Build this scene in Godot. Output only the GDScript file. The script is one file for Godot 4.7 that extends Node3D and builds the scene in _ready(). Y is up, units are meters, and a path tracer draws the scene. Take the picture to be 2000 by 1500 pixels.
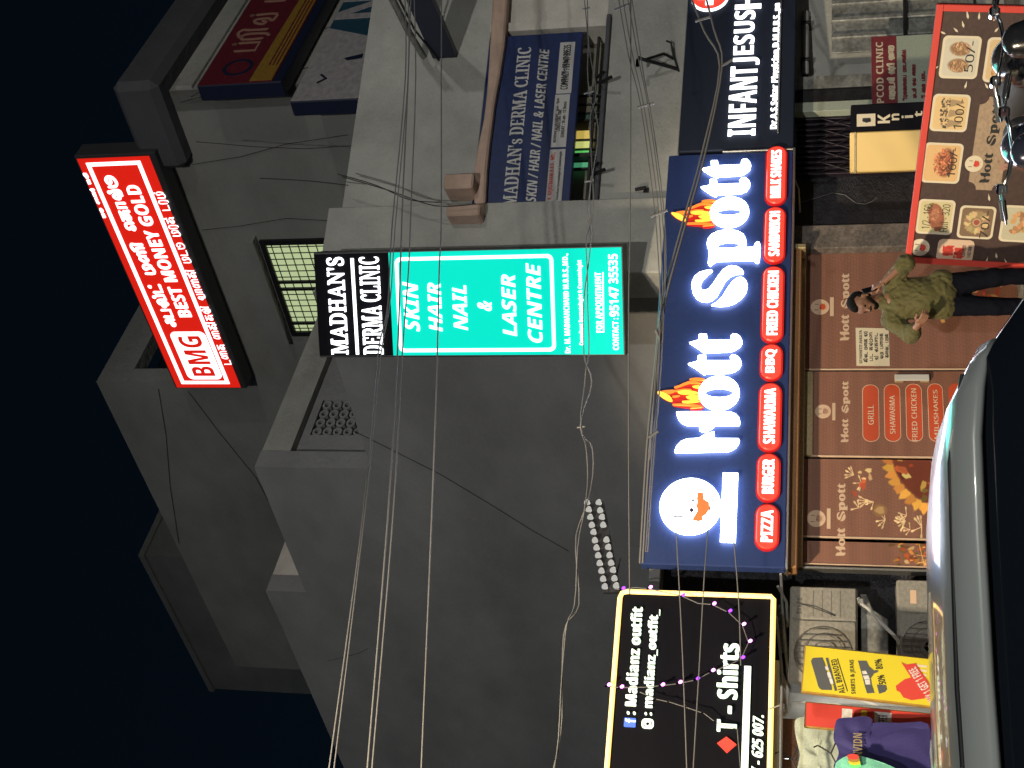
extends Node3D
# A night street of shop signs. Each frontage has its own frame (x along it, y up, z out of it): position x, z, heading and roll.
var PL := {"A": [0.2885, -13.0000, 61.70, 0.00, 0.0000], "P": [1.6772, -14.6000, 68.30, 0.00, 0.0000], "L": [0.7634, -15.2000, 133.10, 0.00, 0.0000], "M": [4.8929, -21.0000, 133.10, 0.00, 0.0000], "R": [4.8929, -21.0000, 43.10, 0.00, 0.0000], "K": [-0.8148, -4.6000, 61.70, 0.00, 0.0000], "T": [0.8500, -13.7500, 99.00, 0.00, 0.0000], "S": [-1.1218, -16.9642, 43.10, 0.00, 9.3981], "U": [0.0474, -25.5343, 43.10, 0.00, 16.6781], "B": [-3.0469, -18.7657, 43.10, 0.00, 10.0099], "F": [-5.9574, -43.4795, 133.10, 0.00, 25.3470], "Q": [3.8399, -15.4606, 158.30, 0.00, 6.4443], "N": [1.0937, -12.8089, 120.00, -5.00, 1.2911], "Y": [-2.2685, -11.1121, 61.70, -4.00, 2.1141], "Z": [-2.6635, -11.2402, 61.70, -2.50, 2.1171], "X": [2.5106, -13.9125, 97.00, 0.00, 1.5911], "G": [3.2275, -14.9232, 68.30, 3.00, 1.4941], "H": [0.7858, -12.4000, 90.00, 0.00, 0.0000], "V": [1.3315, -11.0629, 61.70, 0.00, 0.0000], "W": [0.8574, -11.9434, 61.70, 0.00, 0.0000]}
var OFF := {}
var M := {}
var rng := RandomNumberGenerator.new()

func frame(k: String) -> Transform3D:
	var d = PL[k]
	var a := deg_to_rad(d[2])
	var b := Basis(Vector3(sin(a), 0, -cos(a)), Vector3.UP, Vector3(cos(a), 0, sin(a)))
	var t := Transform3D(b, Vector3(d[0], 0, d[1]))
	if d[3] != 0.0:
		t = t * Transform3D(Basis(), Vector3(0, d[4], 0)) * Transform3D(Basis(Vector3.BACK, deg_to_rad(d[3])), Vector3.ZERO) * Transform3D(Basis(), Vector3(0, -d[4], 0))
	return t

func meta(o, label, category, group = "", kind = ""):
	if label: o.set_meta("label", label)
	if category: o.set_meta("category", category)
	if group: o.set_meta("group", group)
	if kind: o.set_meta("kind", kind)

func thing(called: String, label: String, category: String, plane: String, x := 0.0, y := 0.0, z := 0.0, group := "", kind := "") -> Node3D:
	var o := Node3D.new()
	o.name = called
	add_child(o, true)
	var b := Vector3(x, y, z)
	o.transform = (frame(plane) if plane else Transform3D()) * Transform3D(Basis(), b)
	OFF[o] = b
	meta(o, label, category, group, kind)
	return o

func mi(called: String, mesh: Mesh, mat: Material, parent: Node3D) -> MeshInstance3D:
	var o := MeshInstance3D.new()
	o.name = called
	o.mesh = mesh
	o.material_override = mat
	parent.add_child(o, true)
	OFF[o] = OFF.get(parent, Vector3.ZERO)
	return o

func arr(v: PackedVector3Array, n: PackedVector3Array, idx: PackedInt32Array, uv := PackedVector2Array()) -> ArrayMesh:
	var a := []
	a.resize(Mesh.ARRAY_MAX)
	a[Mesh.ARRAY_VERTEX] = v
	a[Mesh.ARRAY_NORMAL] = n
	a[Mesh.ARRAY_INDEX] = idx
	if uv.size(): a[Mesh.ARRAY_TEX_UV] = uv
	var m := ArrayMesh.new()
	m.add_surface_from_arrays(Mesh.PRIMITIVE_TRIANGLES, a)
	return m

func pv(a) -> PackedVector2Array:
	var r := PackedVector2Array()
	for i in range(0, a.size(), 2): r.append(Vector2(a[i], a[i + 1]))
	return r

func ccw(p: PackedVector2Array) -> PackedVector2Array:
	if Geometry2D.is_polygon_clockwise(p): p.reverse()
	return p

func ell(cx, cy, rx, ry, n := 28, a0 := 0.0) -> PackedVector2Array:
	var r := PackedVector2Array()
	for i in n: r.append(Vector2(cx + rx * cos(a0 + TAU * i / n), cy + ry * sin(a0 + TAU * i / n)))
	return r

func rrect(x0, y0, x1, y1, r, n := 6) -> PackedVector2Array:
	var o := PackedVector2Array()
	r = minf(r, minf(absf(x1 - x0), absf(y1 - y0)) * 0.499)
	for c in [[x1 - r, y0 + r, -PI / 2], [x1 - r, y1 - r, 0.0], [x0 + r, y1 - r, PI / 2], [x0 + r, y0 + r, PI]]:
		for i in n + 1: o.append(Vector2(c[0] + r * cos(c[2] + PI / 2 * i / n), c[1] + r * sin(c[2] + PI / 2 * i / n)))
	return o

func smooth(p: PackedVector2Array, k := 3, closed := true) -> PackedVector2Array:
	var o := PackedVector2Array()
	var n := p.size()
	for i in (n if closed else n - 1):
		var a := p[(i - 1 + n) % n] if closed else p[maxi(i - 1, 0)]
		var d := p[(i + 2) % n] if closed else p[mini(i + 2, n - 1)]
		for j in k: o.append(p[i].cubic_interpolate(p[(i + 1) % n], a, d, float(j) / k))
	if not closed: o.append(p[n - 1])
	return o

# extrusion of an outline between z0 and z1, with an optional chamfer round the front face
func exm(p: PackedVector2Array, z0: float, z1: float, off := Vector3.ZERO, bev := 0.0) -> ArrayMesh:
	p = ccw(p.duplicate())
	var n := p.size()
	var tri := Geometry2D.triangulate_polygon(p)
	var v := PackedVector3Array()
	var nr := PackedVector3Array()
	var uv := PackedVector2Array()
	var idx := PackedInt32Array()
	var bb := Rect2(p[0], Vector2.ZERO)
	for q in p: bb = bb.expand(q)
	var inn := p.duplicate()
	if bev > 0.0:
		for i in n:
			var e0 := (p[i] - p[(i - 1 + n) % n]).normalized()
			var e1 := (p[(i + 1) % n] - p[i]).normalized()
			var t := (e0 + e1).normalized()
			inn[i] = p[i] + Vector2(-t.y, t.x) * bev
	for cap in 2:
		var b := v.size()
		for i in n:
			var q := inn[i] if cap == 0 else p[i]
			v.append(Vector3(q.x, q.y, z1 if cap == 0 else z0) - off)
			nr.append(Vector3(0, 0, 1 if cap == 0 else -1))
			uv.append(Vector2((q.x - bb.position.x) / maxf(bb.size.x, 1e-5), 1.0 - (q.y - bb.position.y) / maxf(bb.size.y, 1e-5)))
		for i in range(0, tri.size(), 3):
			if cap == 0: idx.append_array([b + tri[i], b + tri[i + 2], b + tri[i + 1]])
			else: idx.append_array([b + tri[i], b + tri[i + 1], b + tri[i + 2]])
	var zb := z1 - bev
	for i in n:
		var j := (i + 1) % n
		var e := (p[j] - p[i]).normalized()
		var nn := Vector3(e.y, -e.x, 0)
		var rows := [[p[i], p[j], z0, p[i], p[j], zb, nn]]
		if bev > 0.0: rows.append([p[i], p[j], zb, inn[i], inn[j], z1, (nn + Vector3.BACK).normalized()])
		for r in rows:
			var b := v.size()
			for c in [Vector3(r[0].x, r[0].y, r[2]), Vector3(r[1].x, r[1].y, r[2]), Vector3(r[4].x, r[4].y, r[5]), Vector3(r[3].x, r[3].y, r[5])]:
				v.append(c - off)
				nr.append(r[6])
				uv.append(Vector2((c.x - bb.position.x) / maxf(bb.size.x, 1e-5), 1.0 - (c.y - bb.position.y) / maxf(bb.size.y, 1e-5)))
			idx.append_array([b, b + 2, b + 1, b, b + 3, b + 2])
	return arr(v, nr, idx, uv)

func ex(called: String, a, z0: float, z1: float, mat: Material, parent: Node3D, bev := 0.0) -> MeshInstance3D:
	var p: PackedVector2Array = a if a is PackedVector2Array else pv(a)
	return mi(called, exm(p, z0, z1, OFF.get(parent, Vector3.ZERO), bev), mat, parent)

# a ring between two outlines of the same number of points
func ring(called: String, o: PackedVector2Array, q: PackedVector2Array, z0: float, z1: float, mat: Material, parent: Node3D) -> MeshInstance3D:
	var off: Vector3 = OFF.get(parent, Vector3.ZERO)
	var v := PackedVector3Array()
	var nr := PackedVector3Array()
	var idx := PackedInt32Array()
	var n := o.size()
	for i in n:
		var j := (i + 1) % n
		var e := (o[j] - o[i]).normalized()
		var f := (q[j] - q[i]).normalized()
		for r in [[o[i], o[j], z1, q[j], q[i], z1, Vector3.BACK], [o[i], o[j], z0, o[j], o[i], z1, Vector3(e.y, -e.x, 0)], [q[i], q[j], z1, q[j], q[i], z0, Vector3(-f.y, f.x, 0)], [o[i], o[j], z0, q[j], q[i], z0, Vector3.FORWARD]]:
			var b := v.size()
			for c in [Vector3(r[0].x, r[0].y, r[2]), Vector3(r[1].x, r[1].y, r[2]), Vector3(r[3].x, r[3].y, r[5]), Vector3(r[4].x, r[4].y, r[5])]:
				v.append(c - off)
				nr.append(r[6])
			idx.append_array([b, b + 2, b + 1, b, b + 3, b + 2])
	return mi(called, arr(v, nr, idx), mat, parent)

# a box with chamfered edges
func bxm(a: Vector3, b: Vector3, c: float) -> ArrayMesh:
	var lo := Vector3(minf(a.x, b.x), minf(a.y, b.y), minf(a.z, b.z))
	var hi := Vector3(maxf(a.x, b.x), maxf(a.y, b.y), maxf(a.z, b.z))
	c = minf(c, minf(hi.x - lo.x, minf(hi.y - lo.y, hi.z - lo.z)) * 0.45)
	var st := SurfaceTool.new()
	st.begin(Mesh.PRIMITIVE_TRIANGLES)
	var mid := (lo + hi) / 2
	var hs := (hi - lo) / 2
	var P := func(s: Vector3, ax: int) -> Vector3:
		var q := Vector3(s.x * (hs.x - c), s.y * (hs.y - c), s.z * (hs.z - c))
		q[ax] = s[ax] * hs[ax]
		return mid + q
	var face := func(pts: Array, nn: Vector3):
		for t in range(1, pts.size() - 1):
			var tr := [pts[0], pts[t], pts[t + 1]]
			if (tr[1] - tr[0]).cross(tr[2] - tr[0]).dot(nn) > 0: tr = [tr[0], tr[2], tr[1]]
			for q in tr:
				st.set_normal(nn)
				st.add_vertex(q)
	for ax in 3:
		var u := (ax + 1) % 3
		var w := (ax + 2) % 3
		for s in [-1, 1]:
			var pts := []
			for k in [[-1, -1], [1, -1], [1, 1], [-1, 1]]:
				var sg := Vector3.ZERO
				sg[ax] = s; sg[u] = k[0]; sg[w] = k[1]
				pts.append(P.call(sg, ax))
			var nn := Vector3.ZERO
			nn[ax] = s
			face.call(pts, nn)
		if c > 0.0:
			for s1 in [-1, 1]:
				for s2 in [-1, 1]:
					var pts := []
					for k in [[-1, u], [1, u], [1, w], [-1, w]]:
						var sg := Vector3.ZERO
						sg[ax] = k[0]; sg[u] = s1; sg[w] = s2
						pts.append(P.call(sg, k[1]))
					var nn := Vector3.ZERO
					nn[u] = s1; nn[w] = s2
					face.call(pts, nn.normalized())
	if c > 0.0:
		for x in [-1, 1]:
			for y in [-1, 1]:
				for z in [-1, 1]:
					var sg := Vector3(x, y, z)
					face.call([P.call(sg, 0), P.call(sg, 1), P.call(sg, 2)], sg.normalized())
	return st.commit()

func bx(called: String, x0, y0, z0, x1, y1, z1, mat: Material, parent: Node3D, c := 0.006) -> MeshInstance3D:
	var off: Vector3 = OFF.get(parent, Vector3.ZERO)
	return mi(called, bxm(Vector3(x0, y0, z0) - off, Vector3(x1, y1, z1) - off, c), mat, parent)

# a tube along points, radius fixed or one value for each point
func tubem(pts: PackedVector3Array, r, sides := 6, closed_ends := true) -> ArrayMesh:
	var v := PackedVector3Array()
	var nr := PackedVector3Array()
	var idx := PackedInt32Array()
	var n := pts.size()
	var up := Vector3.UP
	var t0 := (pts[1] - pts[0]).normalized()
	if absf(t0.dot(up)) > 0.9: up = Vector3.RIGHT
	for i in n:
		var t := (pts[mini(i + 1, n - 1)] - pts[maxi(i - 1, 0)]).normalized()
		var a := (up - t * up.dot(t)).normalized()
		if a.length() < 0.5: a = Vector3.RIGHT
		up = a
		var b := t.cross(a)
		var rr: float = r[i] if r is Array else r
		for k in sides:
			var d := a * cos(TAU * k / sides) + b * sin(TAU * k / sides)
			v.append(pts[i] + d * rr)
			nr.append(d)
	for i in n - 1:
		for k in sides:
			var k2 := (k + 1) % sides
			var p := i * sides + k
			var q := i * sides + k2
			idx.append_array([p, p + sides, q, q, p + sides, q + sides])
	if closed_ends:
		for e in [0, n - 1]:
			var c := v.size()
			v.append(pts[e])
			var d := (pts[0] - pts[1]).normalized() if e == 0 else (pts[n - 1] - pts[n - 2]).normalized()
			nr.append(d)
			for k in sides: idx.append_array([c, e * sides + k, e * sides + (k + 1) % sides])
	return arr(v, nr, idx)

func tube(called: String, pts, r, mat: Material, parent: Node3D, sides := 6) -> MeshInstance3D:
	var off: Vector3 = OFF.get(parent, Vector3.ZERO)
	var q := PackedVector3Array()
	for p in pts: q.append(p - off)
	return mi(called, tubem(q, r, sides), mat, parent)

# a solid of revolution: profile of (radius, height) along the axis dir from at
func lathem(prof: Array, at: Vector3, dir: Vector3, sides := 20) -> ArrayMesh:
	var d := dir.normalized()
	var a := d.cross(Vector3.UP if absf(d.y) < 0.9 else Vector3.RIGHT).normalized()
	var b := d.cross(a)
	var v := PackedVector3Array()
	var nr := PackedVector3Array()
	var idx := PackedInt32Array()
	for i in prof.size():
		var e: Vector2 = Vector2(prof[mini(i + 1, prof.size() - 1)][0], prof[mini(i + 1, prof.size() - 1)][1]) - Vector2(prof[maxi(i - 1, 0)][0], prof[maxi(i - 1, 0)][1])
		var en := Vector2(e.y, -e.x).normalized()
		for k in sides:
			var c := a * cos(TAU * k / sides) + b * sin(TAU * k / sides)
			v.append(at + d * prof[i][1] + c * prof[i][0])
			nr.append((c * en.x + d * en.y).normalized())
	for i in prof.size() - 1:
		for k in sides:
			var k2 := (k + 1) % sides
			var p := i * sides + k
			var q := i * sides + k2
			idx.append_array([p, q, p + sides, q, q + sides, p + sides])
	return arr(v, nr, idx)

func lathe(called: String, prof: Array, at: Vector3, dir: Vector3, mat: Material, parent: Node3D, sides := 20) -> MeshInstance3D:
	return mi(called, lathem(prof, at - OFF.get(parent, Vector3.ZERO), dir, sides), mat, parent)

var fonts := {}
func font(k: String) -> SystemFont:
	if not fonts.has(k):
		var f := SystemFont.new()
		f.font_names = PackedStringArray(["Droid Serif" if k.begins_with("serif") else ("Droid Sans Mono" if k.begins_with("mono") else "Droid Sans")])
		f.font_weight = 700 if k.ends_with("b") else 400
		fonts[k] = f
	return fonts[k]

# lettering fitted to the rectangle r = [x0, y0, x1, y1]; skew leans it, grow thickens it
func txt(called: String, s: String, r, z: float, depth: float, mat: Material, parent: Node3D, f := "sansb", skew := 0.0) -> MeshInstance3D:
	var t := TextMesh.new()
	t.font = font(f)
	t.font_size = 64
	t.pixel_size = 0.01
	t.depth = 0.1
	t.curve_step = 2.0
	t.text = s
	var bb := t.get_aabb()
	var off: Vector3 = OFF.get(parent, Vector3.ZERO)
	var am := ArrayMesh.new()
	for k in t.get_surface_count():
		var a := t.surface_get_arrays(k)
		var v: PackedVector3Array = a[Mesh.ARRAY_VERTEX]
		for i in v.size():
			var u := (v[i].x - bb.position.x) / bb.size.x
			var w := (v[i].y - bb.position.y) / bb.size.y
			var q := (v[i].z - bb.position.z) / bb.size.z
			v[i] = Vector3(r[0] + u * (r[2] - r[0]) + skew * (w - 0.5) * (r[3] - r[1]), r[1] + w * (r[3] - r[1]), z + q * depth) - off
		var b := []
		b.resize(Mesh.ARRAY_MAX)
		b[Mesh.ARRAY_VERTEX] = v
		b[Mesh.ARRAY_NORMAL] = a[Mesh.ARRAY_NORMAL]
		b[Mesh.ARRAY_INDEX] = a[Mesh.ARRAY_INDEX]
		am.add_surface_from_arrays(Mesh.PRIMITIVE_TRIANGLES, b)
	return mi(called, am, mat, parent)

# brush-drawn script: each letter a list of strokes in a unit box, swept as a flat ribbon with round ends
var TAMIL := {
	"e": [0.75, [[.42, .3, .3, .12, .12, .22, .14, .42, .34, .48, .52, .3, .5, .7, .4, .96, .62, 1, .7, .75, .7, 0]]],
	"E": [0.75, [[.45, .15, .28, .05, .12, .2, .2, .38, .42, .36, .3, .5, .2, .75, .35, .98, .6, .95, .7, .7, .7, 0]]],
	"pa": [0.8, [[.08, 1, .08, 0, .7, 0, .7, 1]]],
	"sa": [1.2, [[.3, .5, .18, .3, .05, .45, .15, .65, .4, .6, .5, .3, .4, 0, .25, .05, .35, .9, .6, 1, .7, .7, .7, 0], [.7, 0, 1.1, 0, 1.1, 1]]],
	"ta": [0.8, [[.08, 1, .08, 0, .75, 0]]],
	"ma": [0.95, [[.1, 1, .1, 0, .55, 0, .55, .5, .45, .85, .65, 1, .85, .8, .85, .3, .7, 0]]],
	"na": [1.35, [[.35, .3, .2, .1, .06, .3, .1, .7, .3, 1, .5, .7, .5, .1, .55, .8, .72, 1, .88, .7, .88, 0], [.88, .7, 1, 1, 1.2, .9, 1.25, .5, 1.25, 0]]],
	"i": [0.3, [[.05, 0, .05, .9, .1, 1.25, -.15, 1.4, -.5, 1.2, -.35, 1.05]]],
	"ka": [0.9, [[.05, 1, .8, 1], [.3, 1, .3, 0], [.3, .55, .1, .5, .08, .15, .3, .1, .6, .2, .8, .1, .78, -.1], [.3, .55, .6, .65, .8, .5, .75, .2]]],
	"aa": [0.55, [[.06, 0, .06, 1, .42, 1, .42, 0]]],
	"la": [0.85, [[.4, .45, .25, .25, .08, .4, .15, .8, .35, .95, .5, .6, .45, .1, .3, 0, .7, 0, .78, .5, .7, 1]]],
	"tu": [0.95, [[.08, 1, .1, .3, .3, 0, .6, .02, .85, .3, .85, .8, .6, 1.05, .35, .9, .4, .6, .65, .55]]],
	"dot": [0.0, [[-.35, 1.22, -.33, 1.24]]],
	"va": [1.0, [[.3, .5, .2, .3, .05, .45, .2, .85, .45, .9, .5, .3, .3, 0, .85, 0, .85, 1]]],
	"ra": [0.6, [[.06, 0, .06, 1, .45, 1, .45, 0, .25, -.25]]],
	" ": [0.6, []],
}
func script(called: String, word: Array, r, z: float, depth: float, w: float, mat: Material, parent: Node3D) -> MeshInstance3D:
	var total := 0.0
	for k in word: total += TAMIL[k][0] + (0.14 if TAMIL[k][0] > 0.0 else 0.0)
	var sx: float = (r[2] - r[0]) / total
	var sy: float = r[3] - r[1]
	var off: Vector3 = OFF.get(parent, Vector3.ZERO)
	var st := SurfaceTool.new()
	st.begin(Mesh.PRIMITIVE_TRIANGLES)
	var x := 0.0
	for k in word:
		for s in TAMIL[k][1]:
			var p := pv(s)
			for i in p.size(): p[i] = Vector2(r[0] + (x + p[i].x) * sx, r[1] + p[i].y * sy)
			if p.size() > 4: p = smooth(p, 3, false)
			var ww := w * (1.5 if k == "dot" else 1.0)
			var o := PackedVector2Array()
			var n := p.size()
			for side in 2:
				for q in n:
					var i := q if side == 0 else n - 1 - q
					var t := (p[mini(i + 1, n - 1)] - p[maxi(i - 1, 0)]).normalized() * (1.0 if side == 0 else -1.0)
					o.append(p[i] + Vector2(t.y, -t.x) * ww)
			var b := 0
			for i in n - 1:
				var qa := [o[i], o[i + 1], o[2 * n - 2 - i], o[2 * n - 1 - i]]
				for f in [[z + depth, 1.0], [z, -1.0]]:
					for q in [0, 2, 1, 0, 3, 2]:
						st.set_normal(Vector3(0, 0, f[1]))
						st.add_vertex(Vector3(qa[q].x, qa[q].y, f[0]) - off)
				for e in [[0, 1], [2, 3]]:
					var d: Vector2 = (qa[e[1]] - qa[e[0]]).normalized()
					for q in [[e[0], z], [e[1], z + depth], [e[1], z], [e[0], z], [e[0], z + depth], [e[1], z + depth]]:
						st.set_normal(Vector3(d.y, -d.x, 0))
						st.add_vertex(Vector3(qa[q[0]].x, qa[q[0]].y, q[1]) - off)
			for e in [0, n - 1]:
				for i in 8:
					for q in [Vector2.ZERO, Vector2(cos(TAU * (i + 1) / 8), sin(TAU * (i + 1) / 8)), Vector2(cos(TAU * i / 8), sin(TAU * i / 8))]:
						st.set_normal(Vector3.BACK)
						st.add_vertex(Vector3(p[e].x + q.x * ww, p[e].y + q.y * ww, z + depth + 0.0006) - off)
		x += TAMIL[k][0] + (0.14 if TAMIL[k][0] > 0.0 else 0.0)
	return mi(called, st.commit(), mat, parent)

func lamp(called: String, parent: Node3D, x0, y0, x1, y1, z: float, c: Color, e: float):
	var l := AreaLight3D.new()
	l.name = called
	l.area_size = Vector2(absf(x1 - x0), absf(y1 - y0))
	l.light_color = c
	l.light_energy = e
	if "area_range" in l: l.set("area_range", 60.0)
	if "area_attenuation" in l: l.set("area_attenuation", 2.0)
	l.shadow_enabled = true
	parent.add_child(l, true)
	l.position = Vector3((x0 + x1) / 2, (y0 + y1) / 2, z) - OFF.get(parent, Vector3.ZERO)
	l.rotation.y = PI
	return l

# ---- materials ----
func noise_img(n: int, freqs: Array, lo: float, hi: float, sd: int) -> Image:
	var acc := PackedFloat32Array()
	acc.resize(n * n)
	var tw := 0.0
	for f in freqs:
		var q := FastNoiseLite.new()
		q.seed = sd + int(f[0] * 1000)
		q.noise_type = FastNoiseLite.TYPE_SIMPLEX_SMOOTH
		q.frequency = f[0]
		q.fractal_octaves = 3
		var im := q.get_seamless_image(n, n)
		im.convert(Image.FORMAT_L8)
		var d := im.get_data()
		for i in n * n: acc[i] += d[i] / 255.0 * f[1]
		tw += f[1]
	var out := PackedByteArray()
	out.resize(n * n * 3)
	for i in n * n:
		var v := int(clampf(lo + (hi - lo) * acc[i] / tw, 0, 1) * 255)
		out[i * 3] = v
		out[i * 3 + 1] = v
		out[i * 3 + 2] = v
	return Image.create_from_data(n, n, false, Image.FORMAT_RGB8, out)

var TX := {}
func tex(im: Image) -> ImageTexture:
	return ImageTexture.create_from_image(im)

func lin(r, g, b) -> Color:
	return Color(r, g, b).linear_to_srgb()

func mk(k: String, r: float, g: float, b: float, rough: float, o := {}) -> StandardMaterial3D:
	var m := StandardMaterial3D.new()
	m.albedo_color = lin(r, g, b)
	m.roughness = rough
	m.metallic = o.get("metal", 0.0)
	m.metallic_specular = o.get("spec", 0.5)
	if o.has("tex"):
		m.albedo_texture = TX[o.tex]
		m.uv1_triplanar = true
		m.uv1_world_triplanar = true
		m.uv1_scale = Vector3.ONE * o.get("scale", 1.0)
	if o.has("bump"):
		m.normal_enabled = true
		m.normal_texture = TX[o.bump]
		m.normal_scale = o.get("bs", 0.5)
		m.uv1_triplanar = true
		m.uv1_world_triplanar = true
		m.uv1_scale = Vector3.ONE * o.get("scale", 1.0)
	if o.has("rt"):
		m.roughness_texture = TX[o.rt]
		m.roughness_texture_channel = BaseMaterial3D.TEXTURE_CHANNEL_RED
	if o.has("glow"):
		m.emission_enabled = true
		m.emission = lin(o.glow[0], o.glow[1], o.glow[2])
		m.emission_energy_multiplier = o.get("e", 1.0)
	if o.has("alpha"):
		m.transparency = BaseMaterial3D.TRANSPARENCY_ALPHA
		m.albedo_color.a = o.alpha
	if o.has("coat"):
		m.clearcoat_enabled = true
		m.clearcoat = o.coat
		m.clearcoat_roughness = 0.05
	if o.has("rim"):
		m.rim_enabled = true
		m.rim = o.rim
	M[k] = m
	return m

func nmap(src: Image, s: float) -> ImageTexture:
	var im: Image = src.duplicate()
	im.bump_map_to_normal_map(s)
	return tex(im)

func materials():
	var pl := noise_img(512, [[0.006, 1.0], [0.03, 0.4], [0.2, 0.3]], 0.74, 1.06, 3)
	TX.plaster = tex(pl)
	var gr := noise_img(256, [[0.1, 1.0], [0.4, 1.0]], 0.0, 1.0, 9)
	TX.fine = nmap(gr, 6.0)
	var wr := noise_img(256, [[0.02, 1.0], [0.06, 0.5]], 0.0, 1.0, 21)
	TX.waves = nmap(wr, 10.0)
	TX.grain = tex(noise_img(256, [[0.05, 1.0], [0.3, 0.7]], 0.7, 1.12, 5))
	TX.dirt = tex(noise_img(256, [[0.012, 1.0], [0.05, 1.0], [0.25, 0.6]], 0.35, 1.25, 17))
	TX.rough = tex(noise_img(256, [[0.02, 1.0], [0.12, 0.6]], 0.25, 0.75, 31))
	mk("menu_brown", .075, .045, .038, .45, {tex = "grain", scale = 1.5})
	mk("cream_dark", .4, .29, .19, .6, {tex = "grain", scale = 2.0})
	mk("maroon2", .24, .04, .05, .5, {tex = "grain", scale = 1.5})
	mk("asphalt", .05, .05, .052, .9, {tex = "dirt", scale = .6, bump = "fine"})
	mk("paving", .22, .21, .2, .9, {tex = "dirt", scale = .5, bump = "fine"})
	mk("kerb", .3, .29, .27, .9, {tex = "dirt", scale = .9, bump = "fine"})
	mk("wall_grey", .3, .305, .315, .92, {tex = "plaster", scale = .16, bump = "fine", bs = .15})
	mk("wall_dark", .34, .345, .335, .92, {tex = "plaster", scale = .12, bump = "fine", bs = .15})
	mk("wall_pale_lamplit", .47, .475, .445, .92, {tex = "plaster", scale = .22, bump = "fine", bs = .15})  # lit sides of the walls: lamplight put into a paler plaster
	mk("wall_cream_lamplit", .76, .73, .66, .9, {tex = "plaster", scale = .3, bump = "fine", bs = .15})  # light on the terrace wall and window reveal is put into this brighter colour
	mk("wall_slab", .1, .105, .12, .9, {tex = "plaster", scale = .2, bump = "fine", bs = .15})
	mk("salmon", .62, .45, .36, .9, {tex = "plaster", scale = .5, bump = "fine", bs = .15})
	mk("black_wall", .03, .03, .042, .7, {tex = "dirt", scale = .5, bump = "fine"})
	mk("pillar", .2, .17, .15, .8, {tex = "dirt", scale = 1.4, bump = "fine"})
	mk("interior", .7, .69, .64, .9, {tex = "plaster", scale = .4})
	mk("navy_panel", .024, .042, .135, .6, {spec = .25, rt = "rough", bump = "waves", bs = .03, scale = .5})
	mk("black_panel", .007, .007, .01, .5, {spec = .12, bump = "waves", bs = .015, scale = .6})
	mk("slate_panel", .02, .026, .045, .55, {spec = .2, bump = "waves", bs = .015, scale = .6})
	mk("sign_side", .05, .05, .055, .5)
	mk("white_glow", .8, .8, .8, .4, {glow = [.86, .92, 1.0], e = 11.0})
	mk("white_lit", .8, .8, .8, .4, {glow = [.95, .98, 1.0], e = 1.9})
	mk("white_glow2", .8, .8, .8, .4, {glow = [.95, .98, 1.0], e = 2.2})
	mk("red_lit", .5, .03, .02, .3, {glow = [1.0, .08, .045], e = .75})
	mk("red_rim", .35, .01, .01, .3, {glow = [1.0, .02, .02], e = .3})
	mk("orange_lit", .6, .2, .03, .3, {glow = [1.0, .22, .03], e = .95})
	mk("yellow_lit", .6, .5, .03, .3, {glow = [1.0, .62, .08], e = 1.1})
	mk("flame_red", .3, .01, .01, .4, {glow = [.6, .01, .01], e = .55})
	mk("mark_orange", .6, .15, .05, .4, {glow = [1.0, .13, .02], e = .8})
	mk("mark_dark", .03, .03, .06, .5)
	mk("teal_lit", .01, .3, .24, .7, {spec = .05, glow = [0.0, .8, .6], e = .92})
	mk("bmg_red", .5, .01, .008, .6, {spec = .1, glow = [1.0, .022, .01], e = .62})
	mk("cyan_line", .3, .6, .55, .4, {glow = [.6, 1.0, .95], e = 1.0})
	mk("led", .8, .6, .2, .3, {glow = [1.0, .5, .07], e = 5.5})
	mk("led_core", .8, .7, .4, .3, {glow = [1.0, .56, .11], e = 1.9})
	mk("mint_lit", .7, .8, .7, .4, {glow = [.78, 1.0, .8], e = 1.05})
	mk("blue_lit", .05, .1, .5, .4, {glow = [.06, .16, .75], e = .9})
	mk("magenta_lit", .7, .1, .6, .3, {glow = [1.0, .25, 1.0], e = 6.0})
	mk("violet_lit", .3, .05, .7, .3, {glow = [.35, .06, 1.0], e = 3.0})
	mk("red_print", .55, .05, .035, .5)
	mk("rust_print", .5, .075, .03, .45)
	mk("tan_print", .56, .4, .28, .6)
	mk("tan_faint", .36, .2, .145, .6)
	mk("white_paint", .72, .72, .7, .6, {tex = "grain", scale = 2.0})
	mk("white_dim", .5, .5, .5, .6)
	mk("cream_print", .62, .55, .4, .6)
	mk("black_print", .015, .015, .015, .55)
	mk("grey_print", .075, .08, .085, .55)
	mk("yellow_print", .6, .5, .02, .55)
	mk("blue_board", .012, .03, .13, .45, {tex = "grain", scale = .8})
	mk("maroon", .16, .018, .03, .5, {tex = "grain", scale = .6})
	mk("mustard", .38, .22, .035, .5, {tex = "grain", scale = .8})
	mk("navy_side", .012, .018, .045, .45)
	mk("petrol", .025, .085, .14, .5, {tex = "grain", scale = .6})
	mk("off_white", .48, .46, .47, .6, {tex = "grain", scale = .6})
	mk("steel", .55, .55, .53, .38, {metal = .9, tex = "grain", scale = 4.0})
	mk("chrome", .75, .76, .78, .12, {metal = 1.0})
	mk("gold_lamplit_steel", .62, .5, .28, .35, {metal = .6, tex = "grain", scale = 3.0})  # gold metal; on the door frames, yellow light painted onto steel
	mk("wood", .34, .17, .07, .6, {tex = "grain", scale = 3.0})
	mk("iron", .05, .05, .055, .5, {metal = .5, tex = "dirt", scale = 3.0})
	mk("shutter", .035, .025, .04, .4, {metal = .3, tex = "dirt", scale = 1.5})
	mk("zinc", .42, .43, .41, .55, {metal = .4, tex = "dirt", scale = 1.2})
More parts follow.
